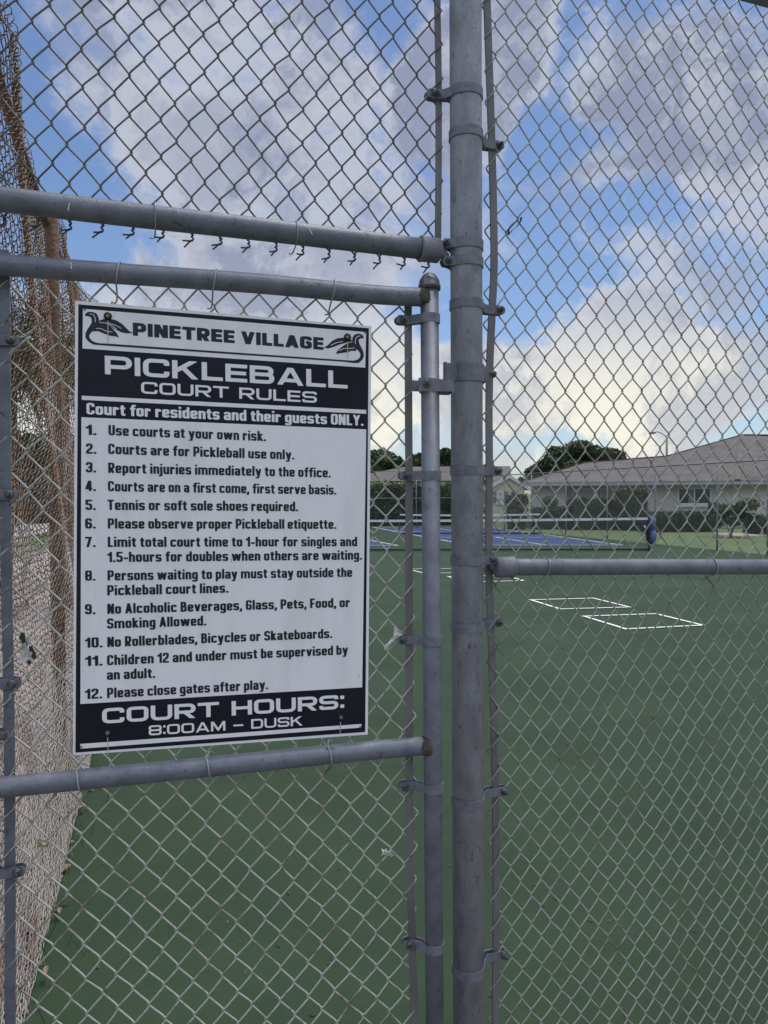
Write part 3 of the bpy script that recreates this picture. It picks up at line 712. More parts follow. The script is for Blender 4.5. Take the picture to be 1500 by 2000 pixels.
# gate tension bars
gb = [(797, 597), (798, 800), (799, 1000), (799, 1300), (799.5, 1480), (801, 1700), (806, 1860), (809, 2000), (812, 2200)]
GO = .027
gbar = [gpl(x, y, GO) for x, y in gb]
mb = MB(); mb.ribbon(smooth_path(gbar, 5), GA, .0083, GN, .0026); mb.build('tension_bar', M['bar'], gate)
gl = [(7, 488), (9, 560), (11, 900), (12, 1100), (17, 1350), (19, 1570), (20, 2000), (20, 2240)]
glb = [gpl(x, y, GO) for x, y in gl]
mb = MB(); mb.ribbon(smooth_path(glb, 5), GA, .0098, GN, .003); mb.build('tension_bar', M['pipe'], gate)
# gate mesh
def sg(p): return (p - GP).dot(GA)
WG, HG = .0625, .0755
kg = gpl(757, 1146, GO); sk = sg(kg)
def gwarp(a, z): return .0035 * math.sin(z * 4.3 + a * 6), .005 * math.sin(a * 5.0 + z * 3.1), .003 * math.sin(a * 7 + z * 5.2)
s_left = sg(gpl(-2, 1200)); nL = round((s_left - sk) / (WG / 2))
mbg, lat_g, rg = chainlink(GP + GN * GO, GA, GN, sk + nL * WG / 2, sk + WG, .13, gt[2].z - .005, WG, HG, .0020, 6, ph=sk, zph=kg.z - HG / 2, warp=gwarp, seed=9)
mbg.build('wire_mesh', M['wire_gate'], gate, True)
# gate bands (stile side)
def gz(y): return gpl(842, y, -SR).z
for y, bx, ex in ((619, 786, 779), (928, 792, 786), (1254, 785, 782), (1545, 790, 785), (1859, 798, 792)):
    z = gz(y); c = stile(z); band(gate, c, SR, z, -GA, GN, (c - gpl(ex, y, GO)).dot(GA), (c - gpl(bx, y, GO)).dot(GA), h=.020, loff=GO)
lsx = gpl(-62, 1000)
for y, bx in ((657, 22), (966, 20), (1345, 25), (1447, 7), (1724, 36)):
    c = gpl(-62, y); band(gate, c, SR, c.z, GA, GN, (gpl(bx + 6, y, GO) - c).dot(GA), (gpl(bx, y, GO) - c).dot(GA), h=.021, loff=GO)
# latch: a fork clamped round the stile
mb = MB(); z = gz(752); c = stile(z); h = .029
n = 30; vs = []; fs = []
for j in range(n):
    an = 2 * math.pi * j / n; dv = GA * math.cos(an) + GN * math.sin(an)
    for q, z2 in ((SR + .0006, -h / 2), (SR + .004, -h / 2), (SR + .004, h / 2), (SR + .0006, h / 2)): vs.append(c + dv * q + UP * z2)
for j in range(n):
    k = (j + 1) % n
    for q in range(4): fs.append((j * 4 + q, j * 4 + (q + 1) % 4, k * 4 + (q + 1) % 4, k * 4 + q))
mb.add(vs, fs)
sL = (gpl(811, 750) - c).dot(GA); sRr = (gpl(877, 750) - c).dot(GA)
fr = -GN * (SR + .004)
mb.ribbon([c + fr + GA * sL, c + fr + GA * .010], UP, h / 2, GN, .002)
mb.ribbon([c + GN * .0 + GA * sL * 1.25, c + GN * .0 - GA * .018], UP, h * .42, GN, .002)
mb.ribbon([c + fr + GA * .004, c + fr * .8 + GA * .018, c + fr * .85 + GA * (sRr - .012), c + fr * .85 + GA * sRr], UP, h * .46, GN, .0024)
mb.ribbon([c + fr * .2 + GA * (sRr + .001) - UP * .002, c + fr * .95 + GA * (sRr + .001) - UP * .002], UP, h * .5, GA, .0018)
mb.ribbon([c + fr * .1 + GA * .02 - UP * .010, c + fr * .1 + GA * sRr - UP * .010], UP, h * .3, GN, .002)
latch = mb.build('latch', M['band'], gate)
mb = MB(); bc = c + fr - GN * .002 + GA * (gpl(826, 747) - c).dot(GA) + UP * .003
mb.lathe(bc, -GN, [(0, .0095), (.0025, .0095), (.004, .0065), (.0095, .0065), (.01, .0036), (.014, .0034), (.014, 0)], 12); sub(mb, 'bolt', M['bolt'], latch, gate)
# ties on the gate rails
for x, y, td in ((231, 534.5, .030), (419, 548, .030), (650, 567.5, .024)): tie(gate, gpl(x, y), GA, GN, GR, td, .002, r=.0018, skew=-.004)
for x, y, td in ((155, 1523, .010), (407, 1497.5, .008), (643, 1474, .008)): tie(gate, gpl(x, y), GA, GN, GR, td, .006, r=.0018, skew=.004)
# flecks of white paint on the upper rails
def fleck(root, pts, off, plane):
    mb = MB(); mb.tube([plane(x, y, off) for x, y in pts], .0010, 4); return mb.build('paint_fleck', M['paintmark'], root)
fleck(fence, [(136, 396), (134, 404), (133, 411)], -RR - .0006, lpl)
fleck(fence, [(603, 446), (607, 453), (610, 458)], -RR - .0008, lpl)
fleck(gate, [(138, 513), (140, 517), (138, 520), (140, 525)], -GR - .0006, gpl)

# ------------------------------------------------------------------ the sign
SO = 0.010
def S(px, py, lift=0.0): return gpl(px, py, SO - lift)
sgc = S(433, 1475); 
sign = empty('rules_sign', sgc, 'black and white metal notice of court rules with two swan emblems on the gate', 'sign')
def quad_sheet(name, pts, mat, lift, parent=sign, thick=0.0):
    mb = MB(); a = [S(x, y, lift) for x, y in pts]
    if thick:
        b = [p + GN * thick for p in a]; mb.add(a + b, [(0, 1, 2, 3), (7, 6, 5, 4), (0, 4, 5, 1), (1, 5, 6, 2), (2, 6, 7, 3), (3, 7, 4, 0)])
    else: mb.add(a, [(0, 1, 2, 3)])
    return mb.build(name, mat, parent)
# order: lower left, lower right, upper right, upper left
quad_sheet('panel', [(142.5, 1475), (718.3, 1434.5), (725.7, 637), (146.8, 587)], M['white'], 0, thick=.004)
quad_sheet('black_field', [(147.2, 1470), (713.3, 1429.6), (720.4, 641), (153, 594.4)], M['black'], .0005)
quad_sheet('white_field', [(161, 680.6), (713.3, 718), (715.3, 648.6), (162, 603)], M['white'], .0010)
quad_sheet('white_stripe', [(159.6, 780.9), (715.3, 808.2), (715.3, 800.6), (159.6, 772.8)], M['white'], .0010)
quad_sheet('white_field', [(157, 1375), (707.4, 1342.4), (715.3, 838.6), (159, 814.8)], M['white'], .0010)
quad_sheet('white_stripe', [(156.8, 1462.4), (705.6, 1421), (706, 1414), (156.8, 1453)], M['white'], .0010)
def capm(px, x): 
    p = S(x, 1000); return px * (p - CP).dot(fw) / F_PX
def line(name, rows, mat, lift):
    mb = MB()
    for text, x0, y0, x1, y1, cap, sty in rows:
        write(mb, text, S(x0, y0, lift), S(x1, y1, lift), capm(cap, x0), sty)
    return mb.build(name, mat, sign)
line('name_lettering', [('PINETREE VILLAGE', 259.6, 655.4, 632, 683.4, 25.3, 'square')], M['ink'], .0015)
line('heading_lettering', [('PICKLEBALL', 205, 730.8, 679, 759, 36.0, 'wide'), ('COURT RULES', 275.7, 768.3, 619, 787, 22.8, 'wides')], M['inkw'], .0011)
line('notice_lettering', [('Court for residents and their guests ONLY.', 169, 809, 710, 831.6, 22.5, 'bold')], M['inkw'], .0011)
line('hours_lettering', [('COURT HOURS:', 199.6, 1413.5, 672.4, 1384, 30.0, 'wide'), ('8:00AM – DUSK', 290.4, 1436.6, 591.6, 1417, 19.6, 'wides')], M['inkw'], .0011)
def num(t, x0, y0, x1, y1): return (t, x0, y0, x1, y1, 20.2, 'rules')
RL = [num('1.', 168, 849.4, 188.4, 849.8), ('Use courts at your own risk.', 212, 850, 519.6, 861.6), num('2.', 168, 886, 188.2, 886.3), ('Courts are for Pickleball use only.', 211.4, 886.6, 575, 897.6),
      num('3.', 167.6, 922.6, 187.8, 922.8), ('Report injuries immediately to the office.', 211.4, 923.6, 646, 932.6), num('4.', 167, 959, 187.4, 959), ('Courts are on a first come, first serve basis.', 211, 959.6, 657, 966),
      num('5.', 167, 996, 187.2, 996), ('Tennis or soft sole shoes required.', 210, 996, 582.4, 998.6), num('6.', 166.4, 1032.4, 187, 1032.4), ('Please observe proper Pickleball etiquette.', 210.6, 1032.4, 657, 1033),
      num('7.', 166.4, 1068.6, 186.8, 1068.4), ('Limit total court time to 1-hour for singles and', 210.6, 1068.4, 697.6, 1066.8), ('1.5-hours for doubles when others are waiting.', 210, 1098, 707, 1093),
      num('8.', 166.4, 1134.4, 186.6, 1134), ('Persons waiting to play must stay outside the', 210, 1134, 688, 1126.6), ('Pickleball court lines.', 209.6, 1163.2, 446, 1157.6),
      num('9.', 166, 1200, 186.4, 1199.6), ('No Alcoholic Beverages, Glass, Pets, Food, or', 209.6, 1199.2, 683.6, 1185.6), ('Smoking Allowed.', 209.2, 1228, 403, 1221.6),
      num('10.', 166.4, 1265.2, 200.4, 1264.4), ('No Rollerblades, Bicycles or Skateboards.', 209.6, 1264, 649, 1246), num('11.', 166.6, 1301, 200.4, 1300), ('Children 12 and under must be supervised by', 209.2, 1299.6, 679.6, 1278),
      ('an adult.', 208.8, 1328, 303, 1324), num('12.', 166.4, 1365.6, 200, 1364), ('Please close gates after play.', 209.2, 1363.6, 523.6, 1346)]
for q in RL:
    q = q if len(q) == 7 else (*q, 20.2, 'rules')
    line('rule_number' if q[0][:-1].isdigit() else 'rule_lettering', [q], M['ink'], .0015)
# emblem: two swans whose tails run into one line (drawn in sign pixels)
def ca(pts): return [(x / 5.172 + 150, y / 5.172 + 580) for x, y in pts]
def cb(pts): return [(x / 5.0 + 440, y / 5.0 + 600) for x, y in pts]
def spl(pts, closed=False, k=6):
    P = [Vector((x, y, 0)) for x, y in pts]
    if closed: P = [P[-1]] + P + [P[0], P[1]]
    o = [(p.x, p.y) for p in smooth_path(P, k)]
    return o[k:-k - 1] if closed else o
def emblem(conv, body, low, upp, cuts, box, name):
    F = Field(box[0], box[1], box[2], box[3], .55)
    F.poly(conv(body)); F.poly(conv(low)); F.poly(conv(upp))
    for c in cuts: F.stroke(spl(conv(c)), .75, cut=True)
    v, f = F.mesh(); mb = MB(); mb.add([S(x, y, .0015) for x, y in v], [tuple(reversed(q)) for q in f]); return mb.build(name, M['ink'], sign)
la = [(82, 192), (88, 165), (115, 150), (160, 150), (200, 168), (222, 212), (224, 250), (205, 290), (180, 318), (160, 345), (140, 365), (126, 385), (128, 410), (150, 440), (190, 460), (240, 468), (300, 470),
      (300, 492), (230, 486), (165, 480), (115, 448), (88, 410), (86, 372), (108, 325), (135, 285), (152, 255), (150, 225), (138, 200), (112, 194)]
emblem(ca, la, [(150, 330), (200, 268), (250, 256), (310, 278), (360, 318), (400, 360), (428, 410), (400, 400), (330, 390), (275, 370), (215, 345), (165, 348)],
       [(205, 262), (232, 236), (275, 222), (340, 222), (400, 236), (455, 270), (500, 315), (530, 345), (567, 360), (520, 368), (460, 360), (400, 335), (340, 300), (280, 268), (230, 262)],
       [[(130, 168), (165, 178), (186, 215), (186, 255)], [(225, 258), (290, 262), (350, 290), (405, 330)], [(300, 258), (380, 282), (450, 316)], [(190, 318), (240, 318), (300, 345), (360, 352)]], (163, 606, 262, 680), 'swan_emblem')
rbdy = [(1354, 304), (1345, 275), (1318, 260), (1285, 258), (1255, 275), (1240, 310), (1238, 345), (1255, 378), (1280, 405), (1305, 430), (1320, 455), (1318, 485), (1295, 510), (1250, 522), (1180, 518), (1180, 534), (1250, 545), (1300, 545), (1335, 518), (1354, 480), (1350, 440), (1330, 395), (1308, 350), (1302, 325), (1312, 308), (1330, 304)]
emblem(cb, rbdy, [(1078, 455), (1100, 420), (1140, 385), (1190, 352), (1240, 340), (1285, 400), (1275, 428), (1235, 424), (1190, 440), (1130, 448)],
       [(963, 396), (1000, 372), (1045, 328), (1100, 302), (1170, 296), (1225, 312), (1250, 345), (1180, 346), (1110, 366), (1060, 388), (1010, 402)],
       [[(1318, 280), (1288, 288), (1270, 320), (1272, 360)], [(1030, 372), (1090, 345), (1150, 335)], [(1110, 425), (1160, 402), (1215, 402), (1265, 396)], [(1135, 382), (1190, 350), (1245, 338)]], (630, 648, 714, 712), 'swan_emblem')
mb = MB(); e0, e1 = ca([(298, 470), (298, 492)]); e2, e3 = cb([(1182, 518), (1182, 534)])
mb.add([S(*e1, .0015), S(*e3, .0015), S(*e2, .0015), S(*e0, .0015)], [(0, 1, 2, 3)]); mb.build('emblem_line', M['ink'], sign)
# bolts and drips
for x, y in ((210.5, 617.5), (678.5, 658.5)):
    mb = MB(); mb.lathe(S(x, y, .0016), -GN, [(0, .0080), (.0015, .0080), (.0045, .0068), (.0065, .004), (.007, 0)], 20); b = mb.build('bolt', M['boltblack'], sign, True)
    mb = MB(); mb.lathe(S(x - .3, y + .5, .0078), -GN, [(0, .0036), (.002, .0032), (.003, 0)], 10); sub(mb, 'bolt_end', M['brass'], b, sign)
for x, y in ((210, 1432), (666, 1401.5)):
    mb = MB(); mb.lathe(S(x, y, .0012), -GN, [(0, .0068), (.0016, .0066), (.002, .0045), (.002, 0)], 18); b = mb.build('bolt', M['boltblack'], sign, True)
    mb = MB(); mb.lathe(S(x, y, .003), -GN, [(0, .0038), (.003, .0034), (.004, .002), (.004, 0)], 10); sub(mb, 'bolt_end', M['bar'], b, sign)
for x, y in ((165.5, 604.5), (713, 650), (158.5, 1459), (703.5, 1420)):
    mb = MB(); mb.lathe(S(x, y, .0018), -GN, [(0, .0022), (.001, .002), (.0012, 0)], 10); mb.build('rivet', M['bar'], sign)
for x0, y0, x1, y1, w in ((210.8, 626, 211, 672, .8), (679, 667, 679, 700, .7), (210.2, 1440, 211, 1473, .7), (665, 1410, 664.5, 1432, .7)):
    quad_sheet('rust_drip', [(x1 - w, y1), (x1 + w, y1), (x0 + w * 1.2, y0), (x0 - w * 1.2, y0)], M['stain'], .0019)

# ------------------------------------------------------------------ ground, court, lines
def sheet(name, pts, mat, z=None, kind='structure'):
    mb = MB(); mb.add([(p[0], p[1], p[2] if z is None else z) for p in pts], [tuple(range(len(pts)))]); o = mb.build(name, mat)
    if kind: o['kind'] = kind
    return o
_ga, _gb = gnd(146, 1563), gnd(31, 1989)
LD = (_ga - _gb).normalized()
_n = Vector((LD.y, -LD.x, 0)); LP = P0 + A * ((_gb - P0).dot(_n) / A.dot(_n)); LP.z = 0
rf0, rf1 = gnd(1393, 1074), gnd(1299, 1064.5)
RD = Vector((-.300, .954, 0)).normalized()
def rfence(Y): return Vector((rf0.x + RD.x / RD.y * (Y - rf0.y), Y, 0))
big = [(-900, -60, -.02), (900, -60, -.02), (900, 1600, -.02), (-900, 1600, -.02)]
g = sheet('ground', big, M['grass'])
# the court slab
c0 = LP + LD * .0; c1 = LP + LD * 40
r0 = rfence(3.0); r1 = rfence(41)
court = sheet('court_surface', [(c0.x - .03, c0.y, 0), (r0.x - .05, r0.y + 1.0, 0), (r1.x - .05, r1.y, 0), (c1.x, c1.y, 0)], M['court'])
# paving outside the court: where we stand, and the path along the left side
pv = [LP + A * -9 - NB * 6, LP + A * 12 - NB * 6, LP + A * 12 - NB * .12, LP - NB * .12, LP - A * .22 + LD * .0]
sheet('paving', [(p.x, p.y, .002) for p in (LP - A * 9 - NB * 6, LP + A * 14 - NB * 6, LP + A * 14 - NB * .05, LP - A * 9 - NB * .05)], M['asphalt'])
LN = Vector((-LD.y, LD.x, 0))
def along(a, w): return LP + LD * a + LN * w
def lane(name, w0, w1, a0, a1, mat, z): sheet(name, [(p.x, p.y, z) for p in (along(a0, w0), along(a1, w0), along(a1, w1), along(a0, w1))], M[mat])
lane('path', .045, 2.9, .0, 70, 'concrete', .006)
lane('road', 4.3, 11.5, -2, 90, 'road', .004)
def painted(name, pts, w, closed=True, z=.009):
    """a painted outline: each side a strip of its own width, butted at the corners"""
    P = [Vector((p.x, p.y, 0)) for p in pts]; n = len(P); mb = MB()
    cx = sum(P, Vector()) / n
    inn = []
    for i in range(n):
        a, b, c = P[i - 1], P[i], P[(i + 1) % n]
        d1 = (b - a).normalized(); d2 = (c - b).normalized()
        n1 = Vector((-d1.y, d1.x, 0)); n2 = Vector((-d2.y, d2.x, 0))
        if n1.dot(cx - b) < 0: n1 = -n1
        if n2.dot(cx - b) < 0: n2 = -n2
        m = (n1 + n2); m = m * (w / max(.15, m.dot(n1)))
        inn.append(b + m)
    for i in range(n):
        j = (i + 1) % n
        mb.add([(P[i].x, P[i].y, z), (P[j].x, P[j].y, z), (inn[j].x, inn[j].y, z), (inn[i].x, inn[i].y, z)], [(0, 1, 2, 3)])
    o = mb.build(name, M['line']); o['kind'] = 'structure'; return o
def strip(name, p, q, w, z=.013, mat='line'):
    d = (q - p).normalized(); n = Vector((-d.y, d.x, 0)) * (w / 2); mb = MB()
    mb.add([(v.x, v.y, z) for v in (p - n, q - n, q + n, p + n)], [(0, 1, 2, 3)]); o = mb.build(name, M[mat]); o['kind'] = 'structure'; return o
for px in (((1032, 1172), (1160, 1168.6), (1235, 1187), (1092, 1191)), ((1135, 1204), (1282, 1199), (1379, 1222.6), (1221, 1230.5)), ((872, 1126.5), (990, 1124.3), (1026, 1135), (912, 1138)), ((792, 1111.6), (900, 1110.4), (944, 1118.8), (828, 1120.8))):
    painted('painted_box', [gnd(*p) for p in px], .050)
# two blue pickleball courts
def bluecourt(nl, nr, fl, fr):
    q = [gnd(*p) for p in (nl, nr, fr, fl)]
    sheet('court_surface', [(p.x, p.y, .005) for p in q], M['blue'])
    painted('court_line', q, .07)
    L0, L1, R0, R1 = q[0], q[3], q[1], q[2]
    for t in (.34, .66): strip('court_line', L0.lerp(L1, t), R0.lerp(R1, t), .06)
    m0, m1 = L0.lerp(R0, .5), L1.lerp(R1, .5)
    strip('court_line', m0, m0.lerp(m1, .335), .06); strip('court_line', m0.lerp(m1, .665), m1, .06)
    return q
bc1 = bluecourt((915, 1065.3), (1219, 1065.0), (727, 1030.2), (960, 1030.5))
bc2 = bluecourt((470, 1066), (780, 1066), (345, 1031), (595, 1030.5))

# ------------------------------------------------------------------ nets
def net(name, label, pa, pb, h, post_r, cover=False, strap=True, mid=None):
    """posts at pa and pb, white tape, dark cord mesh, bottom band"""
    root = empty(name, (pa + pb) * .5, label, 'net')
    d = (pb - pa); ln = d.length; d = d.normalized(); n = Vector((-d.y, d.x, 0))
    for p, s in ((pa, 1), (pb, -1)):
        mb = MB(); mb.lathe(p, UP, [(0, post_r * 1.9), (.015, post_r * 1.9), (.02, post_r), (h + .05, post_r), (h + .07, post_r * 1.15), (h + .09, 0)], 12); mb.build('post', M['netpost'], root, True)
    def top(t): return h - .035 * math.sin(math.pi * t)
    k = 24
    mb = MB(); vs = [pa.lerp(pb, i / k) + UP * (top(i / k) - .030) for i in range(k + 1)]
    mb.ribbon(vs, UP, .032, n, .012); mb.build('tape', M['nettape'], root)
    mb = MB(); mb.ribbon([pa.lerp(pb, i / k) + UP * .035 for i in range(k + 1)], UP, .022, n, .008); mb.build('bottom_band', M['netpost'], root)
    mb = MB(); cw = .0011; step = .045
    for i in range(int(ln / step) + 1):
        t = i * step / ln; p = pa.lerp(pb, min(t, 1)); mb.ribbon([p + UP * .05, p + UP * (top(t) - .06)], d, cw, n, .002)
    for j in range(1, int(h / step)):
        mb.ribbon([pa + UP * (j * step + .05 * 0) , pb + UP * (j * step)], UP, cw, n, .002)
    mb.build('cord_mesh', M['netcord'], root)
    return root, d, n
pr = gnd(1268, 1075.5); pl_ = gnd(395, 1077)
hn = atY(1268, 1011, pr.y).z
n1, nd1, nn1 = net('tennis_net', 'long dark net with white top tape, nearest across the green court', pl_, pr, hn, .036)
pr2 = gnd(1056, 1043.2); pl2 = gnd(780, 1043.2)
n2, nd2, nn2 = net('pickleball_net', 'smaller net on the blue court beyond the long net', pl2, pr2, atY(1056, 1003, pr2.y).z, .030)
for p, s in ((pl2, 1), (pr2, -1)):
    mb = MB(); q = p + nd2 * (.26 * s); mb.tube([q, q + UP * .78], .02, 8); mb.build('stay', M['netpost'], n2, True)
# blue jacket hung over the net post
mb = MB(); r_ = random.Random(3); rows = []; ncol = 18
for i, (z, rx, ry, ox) in enumerate(((.97, .03, .03, .02), (.955, .09, .07, .03), (.90, .115, .09, .045), (.80, .12, .10, .05), (.68, .125, .09, .055), (.60, .10, .085, .045), (.56, .085, .08, .05), (.50, .12, .09, .06), (.40, .14, .10, .065), (.30, .135, .10, .06), (.22, .12, .09, .05), (.19, .06, .05, .05))):
    for j in range(ncol):
        an = 2 * math.pi * j / ncol; f = 1 + .16 * math.sin(an * 3 + i * .6) + .10 * math.sin(an * 5 - i) + r_.uniform(-.05, .05)
        mb.v.append(tuple(pr + nd1 * (ox + rx * .8 * math.cos(an) * f) + nn1 * (ry * math.sin(an) * f) + UP * z))
for i in range(11):
    for j in range(ncol):
        k = (j + 1) % ncol; mb.f.append((i * ncol + j, i * ncol + k, (i + 1) * ncol + k, (i + 1) * ncol + j)); mb.mi.append(0)
mb.f.append(tuple(range(ncol))); mb.mi.append(0)
jk = tag(mb.build('jacket', M['bluecloth'], None, True, origin=pr), 'blue cloth jacket hung over the right post of the long net', 'jacket')
def jpart(name, mat, c, rx, ry, rz, seed):
    r2 = random.Random(seed); mb = MB(); n_, k_ = 14, 9
    for i in range(k_):
        th_ = math.pi * (i + .5) / k_
        for j in range(n_):
            an = 2 * math.pi * j / n_; f = 1 + .12 * math.sin(3 * an + i) + r2.uniform(-.06, .06)
            mb.v.append(tuple(c + nd1 * (rx * math.sin(th_) * math.cos(an) * f) + nn1 * (ry * math.sin(th_) * math.sin(an) * f) + UP * (rz * math.cos(th_))))
    for i in range(k_ - 1):
        for j in range(n_): mb.f.append((i * n_ + j, i * n_ + (j + 1) % n_, (i + 1) * n_ + (j + 1) % n_, (i + 1) * n_ + j)); mb.mi.append(0)
    mb.f += [tuple(range(n_)), tuple((k_ - 1) * n_ + j for j in range(n_))]; mb.mi += [0, 0]; return mb.build(name, M[mat], jk, True)
jf = -nn1 if nn1.y > 0 else nn1
jpart('sleeve', 'bluepale', pr + nd1 * .10 + jf * .06 + UP * .40, .085, .06, .17, 1)
jpart('collar', 'bluepale', pr + nd1 * .08 + jf * .05 + UP * .80, .075, .06, .12, 2)
jpart('lining', 'netcord', pr - nd1 * .06 + jf * .05 + UP * .52, .05, .06, .34, 3)
jpart('tag', 'nettape', pr - nd1 * .13 + jf * .05 + UP * .66, .028, .015, .035, 4)

# ------------------------------------------------------------------ left side fence (rusty, bulging)
lf = empty('side_fence', LP, 'bulging rusty chain link side fence running away on the left', 'fence')
def ltop(a): return 3.07 - .052 * min(a, 3.4) + .015 * math.sin(a * 2.2)
def lwarp(a, z):
    b = .035 * math.sin(a * 1.7 + .4) * math.sin(z * 1.15) + (.022 * math.sin(a * 4.3 + z * 2.3) + .012 * math.sin(a * 9 + z * 5)) * min(1, z / 1.2)
    tilt_ = .05 * (z / 3.0) * math.sin(a * .9)
    return .012 * math.sin(z * 3.3 + a * 2), .012 * math.sin(a * 3.1 + z * 2.0) + (ltop(a) - 3.07) * max(0, z / 3.07), b + tilt_
mbl, lat_l, rl = chainlink(LP - LN * .03, LD, LN, .05, 4.6, .02, 3.05, .038, .050, .0020, 4, ph=0, zph=0, jit=.003, warp=lwarp, seed=12, pts=4, dn=.0065)
# knuckled top selvage: each pair of wire ends bent into a loop
for c in range(rl[0] + 1, rl[1]):
    if (c + rl[3]) % 2 == 0: continue
    p = lat_l(c, rl[3]); pth = []
    for k in range(8):
        an = R(-70 + k * 40); pth.append(p + LN * (.011 * math.cos(an) * (1 if c % 4 < 2 else -1)) + UP * (.014 + .016 * math.sin(an)) + LD * (.003 * (k - 4)))
    mbl.tube(pth, .0017, 4)
mbl.build('wire_mesh', M['wire_rust'], lf, True)
mb = MB(); mb.tube([LP + LD * a + UP * (ltop(a) - .105) + LN * (.015 + .02 * math.sin(a * .9)) for a in np.arange(0.03, 6.7, .25)], .019, 12); mb.build('top_rail', M['rail_rust'], lf, True)
for a in (2.12, 4.6, 7.1):
    mb = MB(); mb.lathe(LP + LD * a + LN * .012, UP, [(0, .030), (ltop(a) - .09, .030), (ltop(a) - .07, .026), (ltop(a) - .06, 0)], 20); mb.build('post', M['rail_rust'], lf, True)
# the rest of the side fence, further along
mbl, _, _ = chainlink(LP - LN * .03, LD, LN, 4.6, 12.0, .02, 2.9, .117, .16, .0026, 3, ph=4.6, zph=0, jit=.004, warp=None, seed=15, pts=2); mbl.build('wire_mesh', M['wire_rust'], lf, True)

# ------------------------------------------------------------------ far fences
def farfence(name, label, pts, h, posts_at, mid=None):
    root = empty(name, pts[0], label, 'fence')
    a, b = pts; d = (b - a); ln = d.length; d = d.normalized(); n = Vector((-d.y, d.x, 0))
    mb = MB(); mb.tube([a + UP * h, b + UP * h], .019, 8); mb.build('top_rail', M['pipe'], root, True)
    if mid: mb = MB(); mb.tube([a + UP * mid, b + UP * mid], .020, 8); mb.build('mid_rail', M['pipe'], root, True)
    for s in posts_at:
        mb = MB(); mb.lathe(a + d * s, UP, [(0, .025), (h + .03, .025), (h + .05, 0)], 10); mb.build('post', M['post'], root, True)
    mb = MB(); Wd = .10; w = .0009
    for sg_ in (1, -1):
        k = 0
        nx = int((ln + h) / Wd)
        for i in range(nx):
            x0 = i * Wd - (h if sg_ > 0 else 0); x1 = x0 + h * 1.0
            za, zb = (.05, h) if sg_ > 0 else (h, .05)
            ta, tb = 0.0, 1.0
            if x0 < 0: ta = -x0 / (x1 - x0)
            if x1 > ln: tb = (ln - x0) / (x1 - x0)
            if ta >= tb: continue
            p = a + d * (x0 + (x1 - x0) * ta) + UP * (za + (zb - za) * ta); q = a + d * (x0 + (x1 - x0) * tb) + UP * (za + (zb - za) * tb)
            mb.ribbon([p, q], n.cross((q - p).normalized()), w, n, w)
    mb.build('wire_mesh', M['wire'], root)
    return root
ya, yb = 9.0, 36.0
A0, B0 = rfence(ya), rfence(yb)
hf = atY(1401, 904.5, gnd(1393, 1074).y).z
tot = (B0 - A0).length
p1 = gnd(1393, 1074); sp = []
for px in (1500, 1401, 1280, 1186, 1105, 1038, 985):
    # where the post's foot line crosses the fence
    d = ray(px, 965); Yf = (rf0.x - RD.x / RD.y * rf0.y) / (d.x / d.y - RD.x / RD.y); sp.append((rfence(Yf) - A0).length)
farfence('boundary_fence', 'plain grey chain link fence between the right side of the court and the lawn', (A0, B0), hf, sp + [tot, sp[0] - 2.6, sp[0] - 5.2])
C0 = B0 - A * 21
hb = atY(735, 919, 33.0).z
farfence('end_fence', 'grey chain link fence across the far end of the court before the hedge', (B0, C0), hb, [i * 2.9 for i in range(1, 8)], mid=atY(860, 973, 34).z)

# ------------------------------------------------------------------ foliage builders
def leafquads(mb, pts, nrm, size, rnd, aspect=.5, spread=1.0):
    for p, n in zip(pts, nrm):
        d = Vector((rnd.gauss(0, 1), rnd.gauss(0, 1), rnd.gauss(0, .7))) * spread + Vector(n) * .8
        if d.length < 1e-6: continue
        d.normalize(); u = d.orthogonal().normalized(); u.rotate(Matrix.Rotation(rnd.uniform(0, 6.28), 3, d)); w = d.cross(u)
        s_ = size * rnd.uniform(.6, 1.35); p = Vector(p)
        mb.add([p - u * s_, p + w * (s_ * aspect) + d * (s_ * .15), p + u * s_, p - w * (s_ * aspect) + d * (s_ * .15)], [(0, 1, 2, 3)])
def crown(name, mat, parent, clumps, n, size, seed, squash=.8, shell=.55):
    """leaves gathered in many clumps: clumps = [(centre, radius)]"""
    rnd = random.Random(seed); mb = MB(); tot_ = sum(r ** 2 for _, r in clumps)
    for c, r in clumps:
        k = int(n * r * r / tot_); pts = []; nr = []
        for _ in range(k):
            v = Vector((rnd.gauss(0, 1), rnd.gauss(0, 1), rnd.gauss(0, 1))).normalized()
            q = r * (shell + (1 - shell) * rnd.random() ** .6) * rnd.uniform(.85, 1.12)
            pts.append(Vector(c) + Vector((v.x * q, v.y * q, v.z * q * squash))); nr.append(v)
        leafquads(mb, pts, nr, size, rnd)
    return mb.build(name, mat, parent)
def limb_tree(root, base, h, rad, lean=(0, 0), limbs=5, top=None, seed=1):
    rnd = random.Random(seed); mb = MB(); b = Vector(base); t = b + Vector((lean[0], lean[1], h))
    mb.tube(smooth_path([b, b.lerp(t, .4) + Vector((rnd.uniform(-.1, .1) * rad * 4, 0, 0)), t], 5), [rad * (1.25 - .6 * i / 10) for i in range(11)], 9)
    for i in range(limbs):
        an = 2 * math.pi * i / limbs + rnd.uniform(-.4, .4); L = h * rnd.uniform(.35, .6)
        e = t + Vector((math.cos(an) * L * .8, math.sin(an) * L * .8, L * .75)); m_ = t.lerp(e, .5) + Vector((0, 0, L * .08))
        mb.tube([b.lerp(t, .85), m_, e], [rad * .6, rad * .4, rad * .15], 6)
    return mb.build('trunk', M['bark'], root, True)
